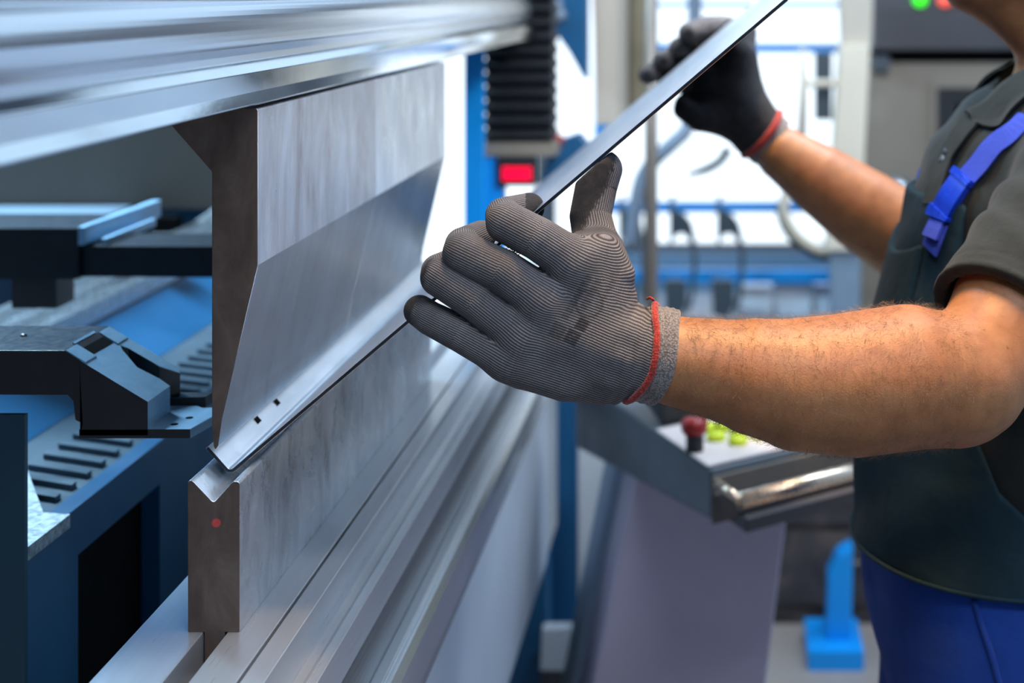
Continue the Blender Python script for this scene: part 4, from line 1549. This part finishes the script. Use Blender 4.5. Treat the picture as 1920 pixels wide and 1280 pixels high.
def f_polo(p):
    d = f_torso(p) - .010
    d = smin(d, sd_chain([(.390, CYM, 1.385, .055)], p), .03)
    d = d + .0020 * np.sin(p[:, 2] * 75 + p[:, 0] * 60 + 2 * np.sin(p[:, 1] * 30)) * np.clip((p[:, 2] - .9) * 2.5, 0, 1)
    out = d
    for E, S, AX, HEM, k in ((E_N, S_N, AX_N, HEM_N, 0), (E_F, S_F, AX_F, HEM_F, 1)):
        c, s = sleeve(p, E, S, AX, HEM, .0690 if k == 0 else .0590, .0700 if k == 0 else .0640)
        u = (p - HEM) @ np.array([1.0, 0, 0])
        c = c + .0022 * np.sin(s * 85 + u * 40 + 1.3 * np.sin(u * 60)) * np.clip(s * 14, 0, 1)
        c = c - .0012 * np.exp(-((s - .003) / .0035) ** 2) + .0007 * np.exp(-((s - .020) / .0018) ** 2)
        c = smax(c, -s, .0025)
        out = smin(out, c, .030)
    arm = smin(sd_chain(near_up, p), sd_chain(near_arm, p), .02)
    arm = np.minimum(arm, sd_chain(far_up, p))
    inner = arm - .0055
    out = np.maximum(out, -inner)
    # open neck and bottom
    out = np.maximum(out, -sd_chain([(.335, CYM, 1.43, .063), (.345, CYM, 1.60, .075)], p))
    return smax(out, .93 - p[:, 2], .004)


polo, _ = solid('polo_shirt', f_polo, (.08, 1.18, .90), (.56, 2.06, 1.52), .0034, M['polo'], man)
polo['label'] = 'charcoal short-sleeved polo shirt'


def bib_edge(z):
    return np.interp(z, [.90, .955, .985, 1.02, 1.08, 1.16, 1.24, 1.29], [.70, .50, .300, .262, .238, .222, .232, .238])


def f_under(p):
    d = f_torso(p) - .010
    return d


def f_bib(p):
    d = f_torso(p) - .017 - .007 * np.clip((1.03 - p[:, 2]) / .12, 0, 1) + .0012 * np.sin(p[:, 2] * 60 + p[:, 1] * 40)
    d = smax(d, p[:, 0] - bib_edge(p[:, 2]), .004)
    d = smax(d, p[:, 2] - 1.290 - .10 * (p[:, 1] - CYM) * 0, .004)
    d = smax(d, .920 - p[:, 2], .004)
    return np.maximum(d, -(f_torso(p) - .0085))


bib, _ = solid('bib_front', f_bib, (.10, 1.38, .88), (.50, 1.82, 1.32), .0034, M['bib'], man)
bib['label'] = 'dark slate overall bib'
hem_pts = []
for i in range(40):
    a = math.pi * (.5 + i / 39)
    dirv = np.array([math.cos(a), math.sin(a) * 1.0, 0])
    rs = np.linspace(.05, .3, 500)
    pts = np.array([.30, CYM, .9235]) + rs[:, None] * dirv
    k = np.where(f_torso(pts) - .0242 > 0)[0]
    hem_pts.append(pts[k[0]])
tube('bib_hem', hem_pts, .0022, M['bib'], bib, seg=8)


def f_trousers(p):
    d = f_torso(p) - .0130
    d = smin(smax(d, p[:, 2] - .925, .004), legs(p, .004), .03)
    d = d + .0022 * np.sin(p[:, 2] * 38 + p[:, 0] * 30 + 2 * np.sin(p[:, 1] * 22))
    return smax(smax(d, p[:, 2] - .925, .004), .055 - p[:, 2], .004)


tr, _ = solid('trousers', f_trousers, (.08, 1.30, .04), (.52, 1.90, .94), .0046, M['trouser'], man)
tr['label'] = 'royal blue work trousers'
sm = [march(f_trousers, x, y, 1.2, 1.75) for x, y in ((1826, 1122), (1840, 1170), (1858, 1225), (1876, 1290), (1890, 1340))]
sm = [p + np.array([0, -.0012, 0]) for p in sm]
tube('side_seam', sm, .0032, M['trouser'], tr, n=24, seg=8)
for y, nm in ((1.525, 'shoe'), (1.679, 'shoe')):
    solid('shoe', lambda p, y=y: smax(smin(sd_chain([(.315, y, .055, .048), (.18, y, .040, .040)], p), sd_chain([(.31, y, .10, .046)], p), .03), .004 - p[:, 2], .004),
          (.10, y - .08, -.01), (.40, y + .08, .17), .006, M['shoe'], man)


# straps and buckle on the near side, laid on the cloth
def ribbon(name, pts, fsurf, w, t, mat, parent, n=40, lift=.001):
    pts = resample(pts, n)
    v, faces = [], []
    g = grad(fsurf, pts, 2e-3)
    g /= np.linalg.norm(g, axis=1)[:, None]
    for i in range(len(pts)):
        tt = pts[min(i + 1, len(pts) - 1)] - pts[max(i - 1, 0)]
        tt /= np.linalg.norm(tt)
        s = np.cross(tt, g[i])
        s /= np.linalg.norm(s)
        for a, b in ((-w / 2, lift), (w / 2, lift), (w / 2, lift + t), (-w / 2, lift + t)):
            v.append(pts[i] + s * a + g[i] * b)
    for i in range(len(pts) - 1):
        for k in range(4):
            l = (k + 1) % 4
            faces.append([i * 4 + k, i * 4 + l, i * 4 + 4 + l, i * 4 + 4 + k])
    faces.append([3, 2, 1, 0])
    e = (len(pts) - 1) * 4
    faces.append([e, e + 1, e + 2, e + 3])
    return finish(name, v, faces, mat, parent, False), pts, g


f_cloth = lambda p: f_torso(p) - .0125
sp_pts = [march(f_polo, x, y, 1.3, 1.75) for x, y in ((1748, 470), (1759, 440), (1774, 406), (1790, 375), (1815, 338), (1838, 311), (1867, 275), (1918, 232))] + [np.array([.352, 1.525, 1.432])]
sp_pts[0:2] = [march(lambda p: f_torso(p) - .0175, x, y, 1.3, 1.75) for x, y in ((1748, 470), (1759, 440))]
strap, spn, spg = ribbon('shoulder_strap', sp_pts, f_torso, .027, .0025, M['strap'], man, 60, .002)
strap['label'] = 'bright blue overall strap'
back = []
for t in np.linspace(0, 1, 8):                                           # strap carried over the shoulder and down the back
    a = np.array(sp_pts[-1]) * (1 - t) + np.array([.46, 1.53, 1.22]) * t
    q = np.array([.33, a[1], 1.25])
    rs = np.linspace(.03, .32, 600)
    dr = (a - q) / np.linalg.norm(a - q)
    pts = q + rs[:, None] * dr
    k = np.where(f_cloth(pts) > 0)[0]
    back.append(pts[k[0]])
ribbon('strap_back', back, f_torso, .034, .0025, M['strap'], strap, 30, .002)
fs = [np.array([p[0], 2 * CYM - p[1], p[2]]) for p in sp_pts]
ribbon('shoulder_strap', fs, f_torso, .034, .0025, M['strap'], man, 40, .002)


def plate_on(name, i0, i1, w, t, lift, mat, parent):
    return ribbon(name, [spn[i0], spn[(i0 + i1) // 2], spn[i1]], f_torso, w, t, mat, parent, 8, lift)[0]


bk = plate_on('buckle', 16, 31, .029, .006, .005, M['buckle'], strap)
plate_on('buckle_bar', 14, 17, .035, .009, .004, M['buckle'], bk)
plate_on('buckle_slot', 29, 31, .032, .008, .005, M['buckle'], bk)
plate_on('strap_end', 6, 15, .024, .004, .006, M['strap'], strap)

# bib pocket with its curved lip
def f_pocket(p):
    d = f_torso(p) - .0225
    top = 1.226 + .020 * np.clip(np.abs(p[:, 1] - CYM) / .09, 0, 1) ** 2
    d = smax(d, p[:, 2] - top, .003)
    d = smax(d, 1.06 - p[:, 2], .004)
    d = smax(d, np.abs(p[:, 1] - CYM) - .085, .004)
    d = smax(d, p[:, 0] - .24, .004)
    return np.maximum(d, -(f_torso(p) - .0155))


solid('bib_pocket', f_pocket, (.12, 1.49, 1.03), (.27, 1.71, 1.27), .003, M['bib'], bib)

# polo collar: standing band that falls outwards, open at the front
def collar():
    """two flaps from the nape to the front points, lofted between fold and free edge"""
    up = resample([(.452, CYM, 1.462), (.430, 1.545, 1.458), (.375, 1.528, 1.446), (.310, 1.548, 1.420), (.291, 1.550, 1.401), (.253, 1.560, 1.371)], 30)
    lo = resample([(.500, CYM, 1.425), (.470, 1.500, 1.418), (.385, 1.470, 1.402), (.300, 1.502, 1.383), (.278, 1.508, 1.356), (.255, 1.535, 1.3625)], 30)
    v, faces = [], []
    rows = 6
    for s in (1, -1):
        base = len(v)
        for skin in (0, 1):
            for a, b in zip(up, lo):
                for r in range(rows):
                    t = r / (rows - 1)
                    q = a * (1 - t) + b * t
                    q = q + np.array([-.2, -.5, 1.0]) * (.007 * math.sin(math.pi * t) - .0024 * skin)
                    v.append((q[0], CYM + (q[1] - CYM), q[2]))
        m_ = len(up) * rows
        w = np.array(v[base:])
        for _ in range(3):
            d = f_polo(w)
            g = grad(f_polo, w, 2e-3)
            g /= np.linalg.norm(g, axis=1)[:, None] + 1e-9
            w += g * np.clip(np.where(np.arange(len(w)) < m_, .0055, .0030) - d, 0, .02)[:, None]
        w[:, 1] = CYM + (w[:, 1] - CYM) * s
        v[base:] = [tuple(q) for q in w]
        for i in range(len(up) - 1):
            for r in range(rows - 1):
                a, b = base + i * rows + r, base + (i + 1) * rows + r
                faces.append([a, b, b + 1, a + 1][::s])
                faces.append([m_ + a, m_ + a + 1, m_ + b + 1, m_ + b][::s])
            for r in (0, rows - 1):
                a, b = base + i * rows + r, base + (i + 1) * rows + r
                faces.append([a, m_ + a, m_ + b, b])
        for r in range(rows - 1):
            a = base + (len(up) - 1) * rows + r
            faces.append([a, a + 1, m_ + a + 1, m_ + a])
    return finish('collar', v, faces, M['polo'], polo, True)


collar()
f_pl = lambda p: f_polo(p) - .0005
pl = [march(f_pl, x, y, 1.3, 1.8) for x, y in ((1824, 232), (1800, 262), (1778, 300), (1762, 345), (1752, 384))]
ribbon('placket', pl, f_torso, .030, .003, M['polo'], polo, 24, .003)
for x, y in ((1782, 286), (1774, 303)):
    p = march(f_pl, x, y, 1.3, 1.8)
    g = grad(f_torso, p[None], 2e-3)[0]
    g /= np.linalg.norm(g)
    tube('button', [p + g * .003, p + g * .0062], .0052, M['button'], polo, seg=16)

# hair of the head and eyes
solid('head_hair', lambda p: np.maximum(np.maximum(f_head(p) - .009, -(f_head(p) - .001)), np.maximum(.295 - p[:, 0] + np.clip(1.66 - p[:, 2], 0, 1) * 1.1, 1.55 - p[:, 2])),
      (.24, 1.48, 1.53), (.48, 1.72, 1.74), .005, M['hair'], man)
for s in (-1, 1):
    lathe('eye', [(.002, -.010), (.008, -.007), (.010, 0), (.008, .007), (.002, .010)], (.262, CYM + s * .032, 1.612), M['eye'], man, 14, 'X')

# ---- hair on the forearms --------------------------------------------------
def arm_hair(chain, fsurf, n, lmin, lmax, thick):
    ch = np.array(chain)
    v, faces = [], []
    seglen = np.linalg.norm(np.diff(ch[:, :3], axis=0), axis=1)
    pr = seglen / seglen.sum()
    for _ in range(n):
        k = rng.choice(len(pr), p=pr)
        t = rng.random()
        c = ch[k] * (1 - t) + ch[k + 1] * t
        ax = ch[k + 1, :3] - ch[k, :3]
        ax /= np.linalg.norm(ax)
        a = rng.random() * 2 * math.pi
        e1 = np.cross(ax, [0, 1, 0])
        e1 /= np.linalg.norm(e1)
        e2 = np.cross(ax, e1)
        dr = math.cos(a) * e1 + math.sin(a) * e2
        if dr[1] > .75:
            continue
        p0 = c[:3] + dr * (c[3] - .0004)
        L = rng.uniform(lmin, lmax) * (1 + .5 * max(0, abs(dr[2]) - .5))
        thk = thick * (1 + .6 * max(0, abs(dr[2]) - .5))
        lay = -ax * rng.normal(.10, .35) + np.array([0, 0, -1]) * rng.normal(.45, .45) + np.array([rng.normal(0, .25), 0, 0])
        lay -= dr * (lay @ dr)
        lay /= np.linalg.norm(lay) + 1e-6
        lift = abs(rng.normal(.38, .30)) + .05
        d0 = dr * (lift + .25) + lay
        d1 = dr * (lift - .12) + lay
        d0 /= np.linalg.norm(d0)
        d1 /= np.linalg.norm(d1)
        p1 = p0 + d0 * L * .5
        p2 = p1 + d1 * L * .5
        s = np.cross(d0, dr)
        s = s / (np.linalg.norm(s) + 1e-6) * thk
        s2 = dr * thk
        b = len(v)
        v += [p0 - s, p0 + s, p0 + s2, p1 - s * .8, p1 + s * .8, p1 + s2 * .8, p2]
        faces += [[b, b + 1, b + 4, b + 3], [b + 1, b + 2, b + 5, b + 4], [b + 2, b, b + 3, b + 5], [b + 3, b + 4, b + 6], [b + 4, b + 5, b + 6], [b + 5, b + 3, b + 6]]
    o = finish('arm_hair', v, faces, M['hair'], man)
    o['kind'] = 'stuff'
    return o


arm_hair(near_arm[1:], None, 9500, .005, .010, .00007)
